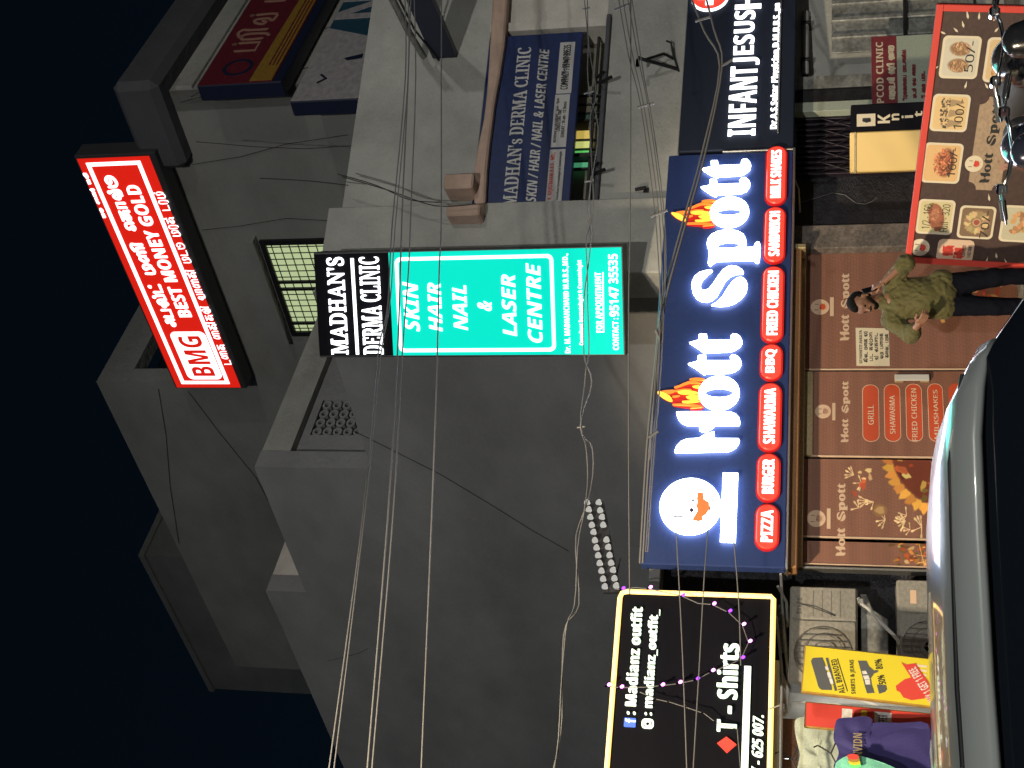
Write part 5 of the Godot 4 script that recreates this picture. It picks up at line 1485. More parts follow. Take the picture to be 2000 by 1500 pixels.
func menu_board():
	var b := thing("menu_board", "brown food menu board in a red frame with pictures and prices", "menu board", "N", 1.2, .12, 0)
	var t := [0,1.291,2.312,1.25]
	var y1: float = (t[1] + t[3]) / 2
	var x1: float = t[2]
	var yb := .14
	bx("board", 0, yb, -.05, x1, y1, -.004, M.menu_brown, b, .006)
	var w := .055
	for q in [[0, y1 - w, x1, y1], [0, yb, w, y1 - w - .001], [x1 - w, yb, x1, y1 - w - .001], [w + .001, yb, x1 - w - .001, yb + w]]:
		bx("frame_rail", q[0], q[1], -.03, q[2], q[3], .012, M.red_print, b, .004)
	for x in [.3, x1 - .3]: tube("leg", [Vector3(x, y1 - .3, -.05), Vector3(x, .2, -.5)], .018, M.iron, b, 6)
	var pics := [["noodles", [0.769,0.903,1.134,1.223], "160/-"], ["chicken", [0.287,0.903,0.615,1.214], "Full - 320"], ["dip", [0.265,0.557,0.574,0.859], "70/-"], ["nuggets", [0.254,0.235,0.596,0.505], ""], ["cones", [1.236,0.902,1.563,1.205], "100/-"], ["fries", [1.698,0.881,2.057,1.186], "50/-"], ["drink", [1.676,0.566,2.052,0.834], "57"]]
	for q in pics:
		var r: Array = q[1]
		var f := ex("picture_mount", rrect(r[0], r[1], r[2], r[3], .04), -.003, -.001, M.cream_print, b)
		ex("picture", rrect(r[0] + .02, r[1] + .02, r[2] - .02, r[3] - .02, .03), -.0009, .0005, pic(q[0]), f)
		if q[2]: txt("price", q[2], [r[2] - .3, r[1] + .04, r[2] - .04, r[1] + .11], .0008, .001, M.black_print, f, "sans")
		if q[0] == "chicken": txt("price", "1/2 - 160", [r[0] + .05, r[3] - .12, r[2] - .05, r[3] - .05], .0008, .001, M.black_print, f, "sans")
	var p := [0.725,0.554,1.554,0.824]
	var nt := .07
	var o := PackedVector2Array()
	for c in [[p[0], p[1], 0.0], [p[2], p[1], PI / 2], [p[2], p[3], PI], [p[0], p[3], PI * 1.5]]:
		for i in 7: o.append(Vector2(c[0] + nt * cos(c[2] + PI / 2 - PI / 2 * i / 6), c[1] + nt * sin(c[2] + PI / 2 - PI / 2 * i / 6)))
	var pl := ex("name_plate", o, -.003, .001, M.cream_dark, b)
	shop_name(pl, [0.791,0.635,1.505,0.739], .0012, .0012, M.black_print, "plate_letter")
	var bc := [0.96,0.801,1.034,0.811,0.886,0.791]
	badge(pl, bc[0], bc[1], absf(bc[4] - bc[2]) / 2, .0012, .001, M.cream_print, M.red_print, M.black_print)
	script("plate_script", ["va", "ta", "dot", "la", " ", "ka", "ra", " ", "ma", "la", "sa", " ", "ka", "aa"], [0.913,0.526,1.454,0.591], .0012, .001, .007, M.tan_faint, pl)
	var bb := [0.153,1.154,0.236,1.163,0.071,1.144]
	badge(b, bb[0], bb[1], absf(bb[4] - bb[2]) / 2, -.003, .002, M.cream_print, M.red_print, M.black_print)
	var tk := [0.03,0.695,0.247,1.005]
	var k := ex("ticket", rrect(tk[0], tk[1], tk[2], tk[3], .04, 2), -.003, -.001, M.tan_print, b)
	script("ticket_script", ["va", "la", "ma", "ka"], [tk[0] + .06, tk[3] - .13, tk[2] - .06, tk[3] - .05], -.0005, .001, .006, M.red_print, k)
	script("ticket_script", ["ka", "na", "la", "ta"], [tk[0] + .04, tk[3] - .22, tk[2] - .06, tk[3] - .15], -.0005, .001, .006, M.red_print, k)
	for i in 2: txt("ticket_lettering", ["7.339 8572", "1-937 8001"][i], [tk[0] + .05, tk[1] + .07 - i * .05, tk[2] - .05, tk[1] + .1 - i * .05], -.0005, .001, M.black_print, k)
	for q in [[2.282,1.036,2.196,1.011], [2.184,1.058,2.123,1.036], [2.124,1.119,2.085,1.076], [2.092,1.227,2.068,1.172], [2.256,0.932,2.191,0.927], [2.263,0.772,2.183,0.815], [2.134,0.764,2.093,0.792], [1.776,1.224,1.799,1.195], [1.682,0.953,1.614,0.962], [1.669,0.81,1.621,0.776], [0.693,0.645,0.625,0.627], [0.667,0.535,0.603,0.53], [0.102,0.567,0.019,0.576], [0.091,0.427,0.022,0.388], [0.144,0.506,0.087,0.491]]:
		var a := Vector2(q[0], q[1])
		var c := Vector2(q[2], q[3])
		var d := (c - a).normalized()
		var m := Vector2(-d.y, d.x) * .009
		ex("drawn_ray", PackedVector2Array([a, c - d * .02 + m, c, c - d * .02 - m]), -.003, -.001, M.cream_print, b)

func bush():
	var b := thing("leafy_plant", "small dark leafy plant beside the menu board's far end", "plant", "A", 4.9, .12, .3)
	OFF[b] = Vector3.ZERO
	tube("stem", [Vector3(0, 0, 0), Vector3(.03, .4, .02), Vector3(0, .9, 0)], [.03, .02, .01], M.wood, b, 6)
	var st := SurfaceTool.new()
	st.begin(Mesh.PRIMITIVE_TRIANGLES)
	for i in 900:
		var c := Vector3(rng.randfn() * .22, .62 + rng.randfn() * .25, rng.randfn() * .2)
		var a := Vector3(rng.randfn(), rng.randfn(), rng.randfn()).normalized()
		var u := a.cross(Vector3(rng.randfn(), rng.randfn(), rng.randfn())).normalized()
		var s := rng.randf_range(.025, .05)
		var q := [c - a * s, c + u * s * .4, c + a * s, c - u * s * .4]
		var n := a.cross(u)
		for k in [0, 1, 2, 0, 2, 3]:
			st.set_normal(n)
			st.add_vertex(q[k])
	mi("foliage", st.commit(), M.leaf, b)

# a smooth union of tapered limbs, meshed as surface nets; bones are [from, to, radius, radius]
func sdf(bones: Array, cell: float, k: float, st: SurfaceTool, wrinkle := 0.0, sd := 1):
	var lo := Vector3.INF
	var hi := -Vector3.INF
	for b in bones:
		var r := maxf(b[2], b[3]) + cell * 3
		for q in [b[0], b[1]]:
			lo = lo.min(q - Vector3.ONE * r)
			hi = hi.max(q + Vector3.ONE * r)
	var nx := int((hi.x - lo.x) / cell) + 2
	var ny := int((hi.y - lo.y) / cell) + 2
	var nz := int((hi.z - lo.z) / cell) + 2
	var f := PackedFloat32Array()
	f.resize(nx * ny * nz)
	f.fill(1.0)
	for b in bones:
		var a: Vector3 = b[0]
		var ab: Vector3 = b[1] - b[0]
		var l2 := maxf(ab.length_squared(), 1e-9)
		var ra: float = b[2]
		var dr: float = b[3] - b[2]
		var m := maxf(b[2], b[3]) + k + cell * 2
		var p0: Vector3 = (a.min(b[1]) - Vector3.ONE * m - lo) / cell
		var p1: Vector3 = (a.max(b[1]) + Vector3.ONE * m - lo) / cell
		for z in range(maxi(0, int(p0.z)), mini(nz, int(p1.z) + 1)):
			for y in range(maxi(0, int(p0.y)), mini(ny, int(p1.y) + 1)):
				var row := (z * ny + y) * nx
				for x in range(maxi(0, int(p0.x)), mini(nx, int(p1.x) + 1)):
					var p := Vector3(lo.x + x * cell, lo.y + y * cell, lo.z + z * cell) - a
					var t := clampf(p.dot(ab) / l2, 0.0, 1.0)
					var d := (p - ab * t).length() - ra - dr * t
					var g := f[row + x]
					if d < g + k:
						var h := clampf(.5 + .5 * (g - d) / k, 0.0, 1.0)
						f[row + x] = lerpf(g, d, h) - k * h * (1.0 - h)
	if wrinkle > 0.0:
		var nz2 := FastNoiseLite.new()
		nz2.seed = sd
		nz2.frequency = 9.0
		nz2.fractal_octaves = 2
		for z in nz:
			for y in ny:
				var row := (z * ny + y) * nx
				for x in nx:
					if absf(f[row + x]) < .05:
						var p := Vector3(lo.x + x * cell, lo.y + y * cell, lo.z + z * cell)
						f[row + x] -= wrinkle * (1.0 - absf(nz2.get_noise_3d(p.x * 1.3 + p.y * .5, p.y * .9 - p.x * .7, p.z * 1.2)) * 3.0)
	var vid := {}
	var vs := PackedVector3Array()
	var sxy := nx * ny
	var offs := [0, 1, nx, nx + 1, sxy, sxy + 1, sxy + nx, sxy + nx + 1]
	var ed := [[0, 1], [0, 2], [0, 4], [1, 3], [1, 5], [2, 3], [2, 6], [3, 7], [4, 5], [4, 6], [5, 7], [6, 7]]
	for z in nz - 1:
		for y in ny - 1:
			var row := (z * ny + y) * nx
			for x in nx - 1:
				var i := row + x
				var s := f[i] < 0.0
				if s == (f[i + 1] < 0.0) and s == (f[i + nx] < 0.0) and s == (f[i + nx + 1] < 0.0) and s == (f[i + sxy] < 0.0) and s == (f[i + sxy + 1] < 0.0) and s == (f[i + sxy + nx] < 0.0) and s == (f[i + sxy + nx + 1] < 0.0): continue
				var acc := Vector3.ZERO
				var n := 0
				for e in ed:
					var u := f[i + offs[e[0]]]
					var w := f[i + offs[e[1]]]
					if (u < 0.0) != (w < 0.0):
						var t := u / (u - w)
						var a := Vector3(e[0] & 1, (e[0] >> 1) & 1, e[0] >> 2)
						var c := Vector3(e[1] & 1, (e[1] >> 1) & 1, e[1] >> 2)
						acc += a.lerp(c, t)
						n += 1
				vid[i] = vs.size()
				vs.append(lo + (Vector3(x, y, z) + acc / n) * cell)
	var tmp := SurfaceTool.new()
	tmp.begin(Mesh.PRIMITIVE_TRIANGLES)
	for v in vs:
		tmp.set_smooth_group(0)
		tmp.add_vertex(v)
	for i in vid:
		var s := f[i] < 0.0
		for ax in [[1, nx, sxy], [nx, sxy, 1], [sxy, 1, nx]]:
			if s != (f[i + ax[0]] < 0.0):
				var a = vid.get(i)
				var b = vid.get(i - ax[1])
				var c = vid.get(i - ax[1] - ax[2])
				var d = vid.get(i - ax[2])
				if a == null or b == null or c == null or d == null: continue
				var q := [a, b, c, a, c, d] if not s else [a, c, b, a, d, c]
				for w in q: tmp.add_index(w)
	tmp.generate_normals()
	st.append_from(tmp.commit(), 0, Transform3D())

func hand_bones(w: Vector3, dir: Vector3, nrm: Vector3, curl: float, side: float) -> Array:
	# wrist w, fingers towards dir, palm facing nrm
	var o := []
	var d := dir.normalized()
	var n := (nrm - d * nrm.dot(d)).normalized()
	var s := d.cross(n) * side
	for i in 4: o.append([w + s * (.024 - i * .016), w + d * .075 + s * (.027 - i * .018), .012, .0105])
	var ln := [.066, .076, .072, .056]
	for i in 4:
		var k := w + d * .082 + s * (.027 - i * .0185)
		var a1 := curl * (.6 + .1 * i)
		var d1 := d * cos(a1) + n * sin(a1)
		var k2: Vector3 = k + d1 * ln[i] * .5
		var d2 := d * cos(a1 + curl) + n * sin(a1 + curl)
		o.append([k, k2, .0092, .0086])
		o.append([k2, k2 + d2 * ln[i] * .5, .0086, .007])
	var t0 := w + d * .025 + s * .028
	var t1 := t0 + (d * .6 + s * .7 + n * .3).normalized() * .038
	o.append([t0, t1, .012, .0105])
	o.append([t1, t1 + (d * .9 + n * .5 + s * .1).normalized() * .034, .0105, .008])
	return o

func man():
	var b := thing("person", "man in olive shirt and dark jeans holding a phone to his ear", "person", "H", 0, .12, 0)
	var off: Vector3 = OFF[b]
	var J := func(x, y, z): return Vector3(x, y, z) - off
	var C: Vector3 = J.call(-.085, 1.628, .03)
	var F := Vector3(-.62, -.2, .76).normalized()
	var S := F.cross(Vector3.UP).normalized()
	var U := S.cross(F).normalized()
	var shl: Vector3 = J.call(-.235, 1.405, .03)
	var ell_: Vector3 = J.call(-.36, 1.245, .12)
	var wrl: Vector3 = J.call(-.275, 1.185, .3)
	var shr: Vector3 = J.call(.1, 1.395, -.02)
	var elr: Vector3 = J.call(.255, 1.285, .15)
	var wrr: Vector3 = J.call(.085, 1.475, .16)
	var st := SurfaceTool.new()
	st.begin(Mesh.PRIMITIVE_TRIANGLES)
	sdf([[J.call(-.02, .95, 0), J.call(-.06, 1.2, 0), .085, .12], [J.call(-.06, 1.2, 0), J.call(-.065, 1.38, 0), .13, .1], [shl, shr, .055, .055],
		[J.call(-.07, 1.42, 0), C - U * .05, .055, .05], [shl, ell_, .045, .04], [ell_, wrl, .04, .027], [shr, elr, .045, .04], [elr, wrr, .04, .027],
		[J.call(-.09, .9, 0), J.call(-.125, .55, .03), .06, .052], [J.call(-.125, .55, .03), J.call(-.125, .2, 0), .05, .035], [J.call(.06, .9, 0), J.call(.125, .55, .02), .06, .052], [J.call(.125, .55, .02), J.call(.135, .2, -.02), .05, .035]], .018, .04, st)
	sdf([[C + U * .035 - F * .015, C + U * .03, .088, .085], [C - U * .01 + F * .03, C - U * .075 + F * .052, .058, .032], [C + F * .082 + U * .012, C + F * .102 - U * .022, .009, .0125],
		[C + F * .07 + U * .035 + S * .032, C + F * .07 + U * .035 - S * .032, .02, .02], [C + F * .07 - U * .052 + S * .014, C + F * .07 - U * .052 - S * .014, .012, .012],
		[C + S * .088 + U * .015, C + S * .09 - U * .025, .016, .012], [C - S * .088 + U * .015, C - S * .09 - U * .025, .016, .012], [C - U * .05 - F * .01, C - U * .15 - F * .03, .052, .055]], .0065, .018, st)
	var lf := (wrl - ell_).normalized()
	sdf([[wrl - lf * .05, wrl, .027, .024]] + hand_bones(wrl, (lf + Vector3(.25, -.25, .1)).normalized(), Vector3(.5, .1, -.6), .75, 1.0), .0045, .008, st)
	var rf := (wrr - elr).normalized()
	sdf([[wrr - rf * .05, wrr, .027, .024]] + hand_bones(wrr, Vector3(-.35, .85, -.15).normalized(), Vector3(-.7, -.2, -.5), .7, 1.0), .0045, .008, st)
	var body := mi("body", st.commit(), M.skin, b)
	st = SurfaceTool.new()
	st.begin(Mesh.PRIMITIVE_TRIANGLES)
	var lm := shl.lerp(ell_, 1.0) + lf * .05
	sdf([[J.call(-.02, 1.0, .0), J.call(-.04, 1.12, .02), .155, .145], [J.call(-.1, .985, .015), J.call(.075, .98, .0), .125, .125], [J.call(-.11, .96, .02), J.call(-.12, 1.3, .02), .1, .11], [J.call(.05, .96, 0), J.call(.02, 1.3, 0), .1, .11], [J.call(-.05, 1.15, .03), J.call(-.065, 1.34, .0), .145, .11], [shl, shr, .07, .068], [J.call(-.07, 1.4, 0), J.call(-.075, 1.47, .01), .085, .062],
		[shl, ell_, .076, .068], [ell_, ell_ + lf * .07, .07, .066], [shr, elr, .074, .066], [elr, elr + rf * .05, .066, .058]], .012, .035, st, .0095, 4)
	mi("shirt", st.commit(), M.shirt, b)
	st = SurfaceTool.new()
	st.begin(Mesh.PRIMITIVE_TRIANGLES)
	sdf([[J.call(-.08, .93, 0), J.call(.05, .93, 0), .1, .1], [J.call(-.1, .9, 0), J.call(-.125, .55, .03), .1, .075], [J.call(-.125, .55, .03), J.call(-.125, .2, 0), .073, .068], [J.call(.07, .9, 0), J.call(.125, .55, .02), .1, .075], [J.call(.125, .55, .02), J.call(.135, .2, -.02), .073, .068]], .016, .03, st, .006, 9)
	mi("trousers", st.commit(), M.jeans, b)
	st = SurfaceTool.new()
	st.begin(Mesh.PRIMITIVE_TRIANGLES)
	sdf([[C + U * .06 - F * .03, C + U * .045 - F * .05, .085, .085], [C + U * .075 - F * .01, C + U * .085 + F * .035, .065, .045], [C + U * .02 - F * .055, C - U * .04 - F * .06, .07, .05], [C + S * .078 + U * .03 - F * .01, C + S * .082 - U * .01, .022, .014], [C - S * .078 + U * .03 - F * .01, C - S * .082 - U * .01, .022, .014]], .007, .015, st, .003, 12)
	mi("hair", st.commit(), M.hair, b)
	st = SurfaceTool.new()
	st.begin(Mesh.PRIMITIVE_TRIANGLES)
	sdf([[C + S * .062 - U * .03 + F * .012, C - U * .078 + F * .05, .018, .03], [C - S * .062 - U * .03 + F * .012, C - U * .078 + F * .05, .018, .03], [C + S * .026 - U * .036 + F * .088, C - S * .026 - U * .036 + F * .088, .006, .006], [C - U * .075 + F * .06, C - U * .092 + F * .045, .024, .02]], .006, .012, st, .002, 3)
	mi("beard", st.commit(), M.hair, b)
	for s in [-1, 1]:
		lathe("eye", [[0, .006], [.008, .005], [.013, 0], [.008, -.005], [0, -.006]], C + off + F * .079 + U * .012 + S * .032 * s, F, M.white_dim, b, 12)
		lathe("iris", [[0, .002], [.005, .0015], [.006, -.002]], C + off + F * .0845 + U * .012 + S * .032 * s, F, M.black_print, b, 10)
		tube("eyebrow", [C + off + F * .083 + U * .034 + S * .016 * s, C + off + F * .084 + U * .04 + S * .034 * s, C + off + F * .07 + U * .034 + S * .052 * s], [.004, .005, .003], M.hair, b, 6)
	for q in [[J.call(-.125, .165, .01), Vector3(-.5, 0, .8)], [J.call(.135, .165, -.01), Vector3(.2, 0, .95)]]:
		st = SurfaceTool.new()
		st.begin(Mesh.PRIMITIVE_TRIANGLES)
		var d: Vector3 = q[1].normalized()
		sdf([[q[0] - d * .06, q[0] + d * .12 - Vector3(0, .008, 0), .042, .036], [q[0], q[0] + Vector3(0, .05, 0), .045, .045]], .012, .02, st)
		mi("shoe", st.commit(), M.rubber, b)
	var ph := thing("phone", "dark phone held to the ear of the man in olive", "phone", "H", 0, 1.5, .1)
	var pc: Vector3 = wrr + Vector3(-.055, .1, -.015)
	var pm := mi("case", bxm(Vector3(-.036, -.075, -.005), Vector3(.036, .075, .005), .004), M.bike_black, ph)
	pm.transform = Transform3D(Basis(Vector3(-.35, 0, .9).normalized(), .3).rotated(Vector3.UP, .9), pc + off - OFF[ph])
	var sc := mi("screen", bxm(Vector3(-.033, -.07, .0052), Vector3(.033, .07, .006), 0), M.car_glass, ph)
	sc.transform = pm.transform

# cross-sections lofted into a skin: each ring is a list of the same number of points
func loftm(rings: Array, closed := true, caps := true) -> ArrayMesh:
	var st := SurfaceTool.new()
	st.begin(Mesh.PRIMITIVE_TRIANGLES)
	var n: int = rings[0].size()
	for r in rings:
		for p in r:
			st.set_smooth_group(0)
			st.add_vertex(p)
	for i in rings.size() - 1:
		for k in (n if closed else n - 1):
			var k2 := (k + 1) % n
			var a := i * n + k
			var b := i * n + k2
			for q in [a, b, a + n, b, b + n, a + n]: st.add_index(q)
	if caps:
		for e in [0, rings.size() - 1]:
			for k in range(1, n - 1):
				for q in ([0, k + 1, k] if e == 0 else [0, k, k + 1]): st.add_index(e * n + q)
	st.generate_normals()
	return st.commit()

func car():
	# local x runs along the car towards its tapering end, y up, z towards the camera; the cant rail is the frame's own line
	var b := thing("parked_car", "silver grey car with dark windows parked in the road before the shops", "car", "K", -.6, 0, -.72)
	OFF[b] = Vector3(0, 0, 0)
	b.transform = frame("K") * Transform3D(Basis(), Vector3(.16, 0, -.62))
	var xs := [-3.35, -3.2, -2.7, -2.1, -1.6, -1.1, -.6, -.1, .4, .75, 1.0, 1.25, 1.5, 1.62]
	# lower body
	var rings := []
	for x in [-3.38, -3.3, -3.0, -2.4, -1.5, -.5, .5, 1.1, 1.5, 1.62, 1.68]:
		var t: float = absf((x + .85) / 2.53)
		var w: float = .86 * (1.0 - .16 * pow(t, 5))
		var top: float = .93 if x > -1.9 else .93 - .16 * (-1.9 - x) / 1.48
		if x > 1.4: top = .9
		var lo: float = .24 + .1 * pow(t, 8)
		var r := []
		for q in [[-.72, 0], [-1, .14], [-1.0, .55], [-.97, .85], [-.9, 1], [.9, 1], [.97, .85], [1.0, .55], [1, .14], [.72, 0]]: r.append(Vector3(x, lerpf(lo, top, q[1]), q[0] * w))
		rings.append(r)
	mi("body_shell", loftm(rings), M.car_paint, b)
	# greenhouse (dark glass volume) and the painted roof over it
	var prof := [[-2.15, .9], [-1.75, 1.12], [-1.3, 1.33], [-1.0, 1.405], [-.4, 1.43], [.2, 1.435], [.6, 1.425], [.86, 1.38], [1.1, 1.22], [1.42, .93]]
	rings = []
	for q in prof:
		var hw: float = lerpf(.8, .6, clampf((q[1] - .9) / .52, 0, 1))
		rings.append([Vector3(q[0], .88, -.8), Vector3(q[0], lerpf(.88, q[1], .6), -lerpf(.8, hw, .62)), Vector3(q[0], q[1] - .03, -hw), Vector3(q[0], q[1], -hw * .9), Vector3(q[0], q[1] + .02, 0), Vector3(q[0], q[1], hw * .9), Vector3(q[0], q[1] - .03, hw), Vector3(q[0], lerpf(.88, q[1], .6), lerpf(.8, hw, .62)), Vector3(q[0], .88, .8)])
	mi("window_glass", loftm(rings), M.car_glass, b)
	rings = []
	for q in [[-1.12, 1.375, .6], [-1.0, 1.41, .615], [-.7, 1.425, .62], [-.3, 1.435, .625], [.2, 1.437, .625], [.55, 1.432, .62], [.75, 1.412, .61], [.88, 1.375, .59], [.97, 1.335, .56]]:
		var r := []
		for s in [[-1.03, -.06], [-1.05, -.045], [-1.02, -.015], [-.94, .028], [-.75, .058], [-.4, .078], [0, .085], [.4, .078], [.75, .058], [.94, .028], [1.02, -.015], [1.05, -.045], [1.03, -.06], [.8, -.05], [0, .01], [-.8, -.05]]: r.append(Vector3(q[0], q[1] + s[1] * (1.0 if q[0] < .8 else .7), s[0] * q[2]))
		rings.append(r)
	mi("roof", loftm(rings), M.car_paint, b)
	for s in [-1, 1]:
		tube("roof_gutter", [Vector3(-1.05, 1.455, .53 * s), Vector3(-.3, 1.478, .54 * s), Vector3(.5, 1.472, .535 * s), Vector3(.86, 1.415, .51 * s)], .01, M.car_trim, b, 6)
		tube("windscreen_pillar", [Vector3(-2.0, .95, .8 * s), Vector3(-1.6, 1.17, .74 * s), Vector3(-1.1, 1.38, .63 * s)], .03, M.car_paint, b, 6)
		bx("window_sill", -2.0, .915, .795 * s - .012, 1.4, .94, .795 * s + .018, M.car_trim, b, .004)
		for x in [-.6, .3]: bx("door_handle", x, .78, .865 * s - .012, x + .18, .81, .865 * s + .018, M.chrome, b, .006)
		var mr := mi("side_mirror", bxm(Vector3(-1.75, .95, .84 * s - .02), Vector3(-1.6, 1.08, .84 * s + .2 * s + .02), .03), M.car_paint, b)
		for x in [-2.45, 1.0]:
			var wl := lathe("wheel", [[0, .11], [.2, .11], [.21, .09], [.215, .06], [.215, -.06]], Vector3(x, .3, .76 * s), Vector3(0, 0, s), M.steel, b, 24)
			lathe("tyre", [[.21, .09], [.24, .115], [.29, .11], [.3, .08], [.3, -.08], [.29, -.1], [.2, -.1]], Vector3(x, .3, .76 * s), Vector3(0, 0, s), M.tyre, wl, 28)
		bx("headlight", -3.36, .62, .5 * s - .15, -3.2, .76, .5 * s + .15, M.lens, b, .03)
		bx("tail_light", 1.6, .72, .62 * s - .12, 1.7, .9, .62 * s + .1, M.red_print, b, .03)
	bx("bumper", -3.46, .28, -.7, -3.3, .52, .7, M.car_paint, b, .05)
	bx("bumper", 1.62, .3, -.72, 1.76, .56, .72, M.car_paint, b, .05)
	bx("number_plate", 1.76, .42, -.25, 1.768, .53, .25, M.white_paint, b, .002)

func motorbike(label: String, at: Vector3, turn: float, tall: float, cowl: Material, badge_on: bool):
	var b := thing("motorbike", label, "motorbike", "", at.x, at.y, at.z, "motorbikes parked before the menu board")
	OFF[b] = Vector3.ZERO
	b.rotation.y = turn
	var bar := tall + .07
	# local z runs forwards
	for z in [-.62, .62]:
		var w := lathe("wheel", [[.235, -.02], [.245, 0], [.235, .02], [.22, .02], [.22, -.02], [.235, -.02]], Vector3(0, .3, z), Vector3.RIGHT, M.steel, b, 28)
		lathe("tyre", [[.25, -.035], [.29, -.04], [.305, 0], [.29, .04], [.25, .035]], Vector3(0, .3, z), Vector3.RIGHT, M.tyre, w, 28)
		lathe("hub", [[0, -.05], [.05, -.05], [.05, .05], [0, .05]], Vector3(0, .3, z), Vector3.RIGHT, M.zinc, w, 14)
		for i in 6: tube("spoke", [Vector3(0, .3, z), Vector3(0, .3 + .23 * cos(TAU * i / 6), z + .23 * sin(TAU * i / 6))], .012, M.zinc, w, 5)
	for s in [-1, 1]:
		tube("fork", [Vector3(.075 * s, .3, .62), Vector3(.08 * s, .62, .5), Vector3(.07 * s, .92 * tall, .38)], .022, M.chrome, b, 8)
		tube("shock", [Vector3(.1 * s, .32, -.56), Vector3(.11 * s, .66, -.42)], .025, M.chrome, b, 8)
		var h := tube("handlebar", [Vector3(0, .98 * bar, .36), Vector3(.12 * s, 1.0 * bar, .36), Vector3(.22 * s, 1.03 * bar, .33), Vector3(.36 * s, 1.0 * bar, .2)], .012, M.chrome, b, 8)
		tube("grip", [Vector3(.27 * s, 1.02 * bar, .285), Vector3(.38 * s, .995 * bar, .185)], .019, M.rubber, h, 8)
		tube("brake_lever", [Vector3(.2 * s, 1.03 * bar, .37), Vector3(.3 * s, 1.02 * bar, .34), Vector3(.4 * s, .99 * bar, .24)], .006, M.chrome, h, 6)
		bx("switch_box", .2 * s - .03, 1.0 * bar, .29, .2 * s + .03, 1.06 * bar, .36, M.chrome, h, .012)
		lathe("indicator", [[0, .05], [.02, .045], [.03, .02], [.025, -.02], [0, -.03]], Vector3(.17 * s, .84 * tall, .42), Vector3(0, 0, 1), M.rust_print, b, 12)
	tube("frame_spine", [Vector3(0, .9, .36), Vector3(0, .62, .1), Vector3(0, .6, -.3), Vector3(0, .72, -.7)], .03, M.bike_black, b, 8)
	bx("engine", -.12, .26, -.2, .12, .58, .2, M.zinc, b, .04)
	for i in 5: bx("engine_fin", -.15, .34 + i * .045, .0, .15, .355 + i * .045, .24, M.zinc, b, .004)
	tube("exhaust", [Vector3(.12, .4, .2), Vector3(.15, .22, .1), Vector3(.16, .24, -.3), Vector3(.17, .32, -.8)], [.02, .022, .04, .045], M.chrome, b, 10)
	var st := SurfaceTool.new()
	st.begin(Mesh.PRIMITIVE_TRIANGLES)
	sdf([[Vector3(0, .84, .2), Vector3(0, .8, -.1), .13, .1], [Vector3(0, .88, .12), Vector3(0, .86, .02), .12, .1]], .02, .05, st)
	mi("fuel_tank", st.commit(), cowl, b)
	st = SurfaceTool.new()
	st.begin(Mesh.PRIMITIVE_TRIANGLES)
	sdf([[Vector3(0, .78, -.15), Vector3(0, .8, -.62), .1, .11], [Vector3(0, .74, -.2), Vector3(0, .78, -.85), .09, .07]], .02, .05, st)
	mi("seat", st.commit(), M.rubber, b)
	st = SurfaceTool.new()
	st.begin(Mesh.PRIMITIVE_TRIANGLES)
	sdf([[Vector3(0, .84 * tall, .46), Vector3(0, .97 * tall, .42), .135, .1], [Vector3(-.07, .78 * tall, .47), Vector3(.07, .78 * tall, .47), .08, .08]], .014, .04, st)
	mi("headlight_cowl", st.commit(), cowl, b)
	lathe("headlight", [[0, .045], [.05, .04], [.085, .02], [.095, 0], [.09, -.03]], Vector3(0, .76 * tall, .57), Vector3(0, 0, 1), M.lens, b, 24)
	st = SurfaceTool.new()
	st.begin(Mesh.PRIMITIVE_TRIANGLES)
	sdf([[Vector3(0, .63, .62), Vector3(0, .6, .78), .05, .05], [Vector3(0, .63, .62), Vector3(0, .56, .38), .05, .05]], .02, .04, st)
	mi("mudguard", st.commit(), cowl, b)
	if badge_on:
		var q := ring("maker_badge", ell(0, 0, .028, .028, 24), ell(0, 0, .023, .023, 24), 0, .003, M.cream_print, b)
		q.transform = Transform3D(Basis(Vector3.RIGHT, -.3), Vector3(0, .9 * tall, .578))
		var g := txt("badge_glyph", "K", [-.013, -.016, .013, .016], .0, .003, M.cream_print, b)
		g.transform = q.transform

func run_pts(a: Array, z: float, w := 0.0, far := 0.0) -> Array:
	var p := smooth(pv(a), 4, false)
	if far > 0.0:
		p.insert(0, p[0] + (p[0] - p[3]).normalized() * far)
		p.append(p[-1] + (p[-1] - p[-4]).normalized() * far)
	var o := []
	for i in p.size(): o.append(Vector3(p[i].x, p[i].y, z + w * sin(i * 1.3)))
	return o

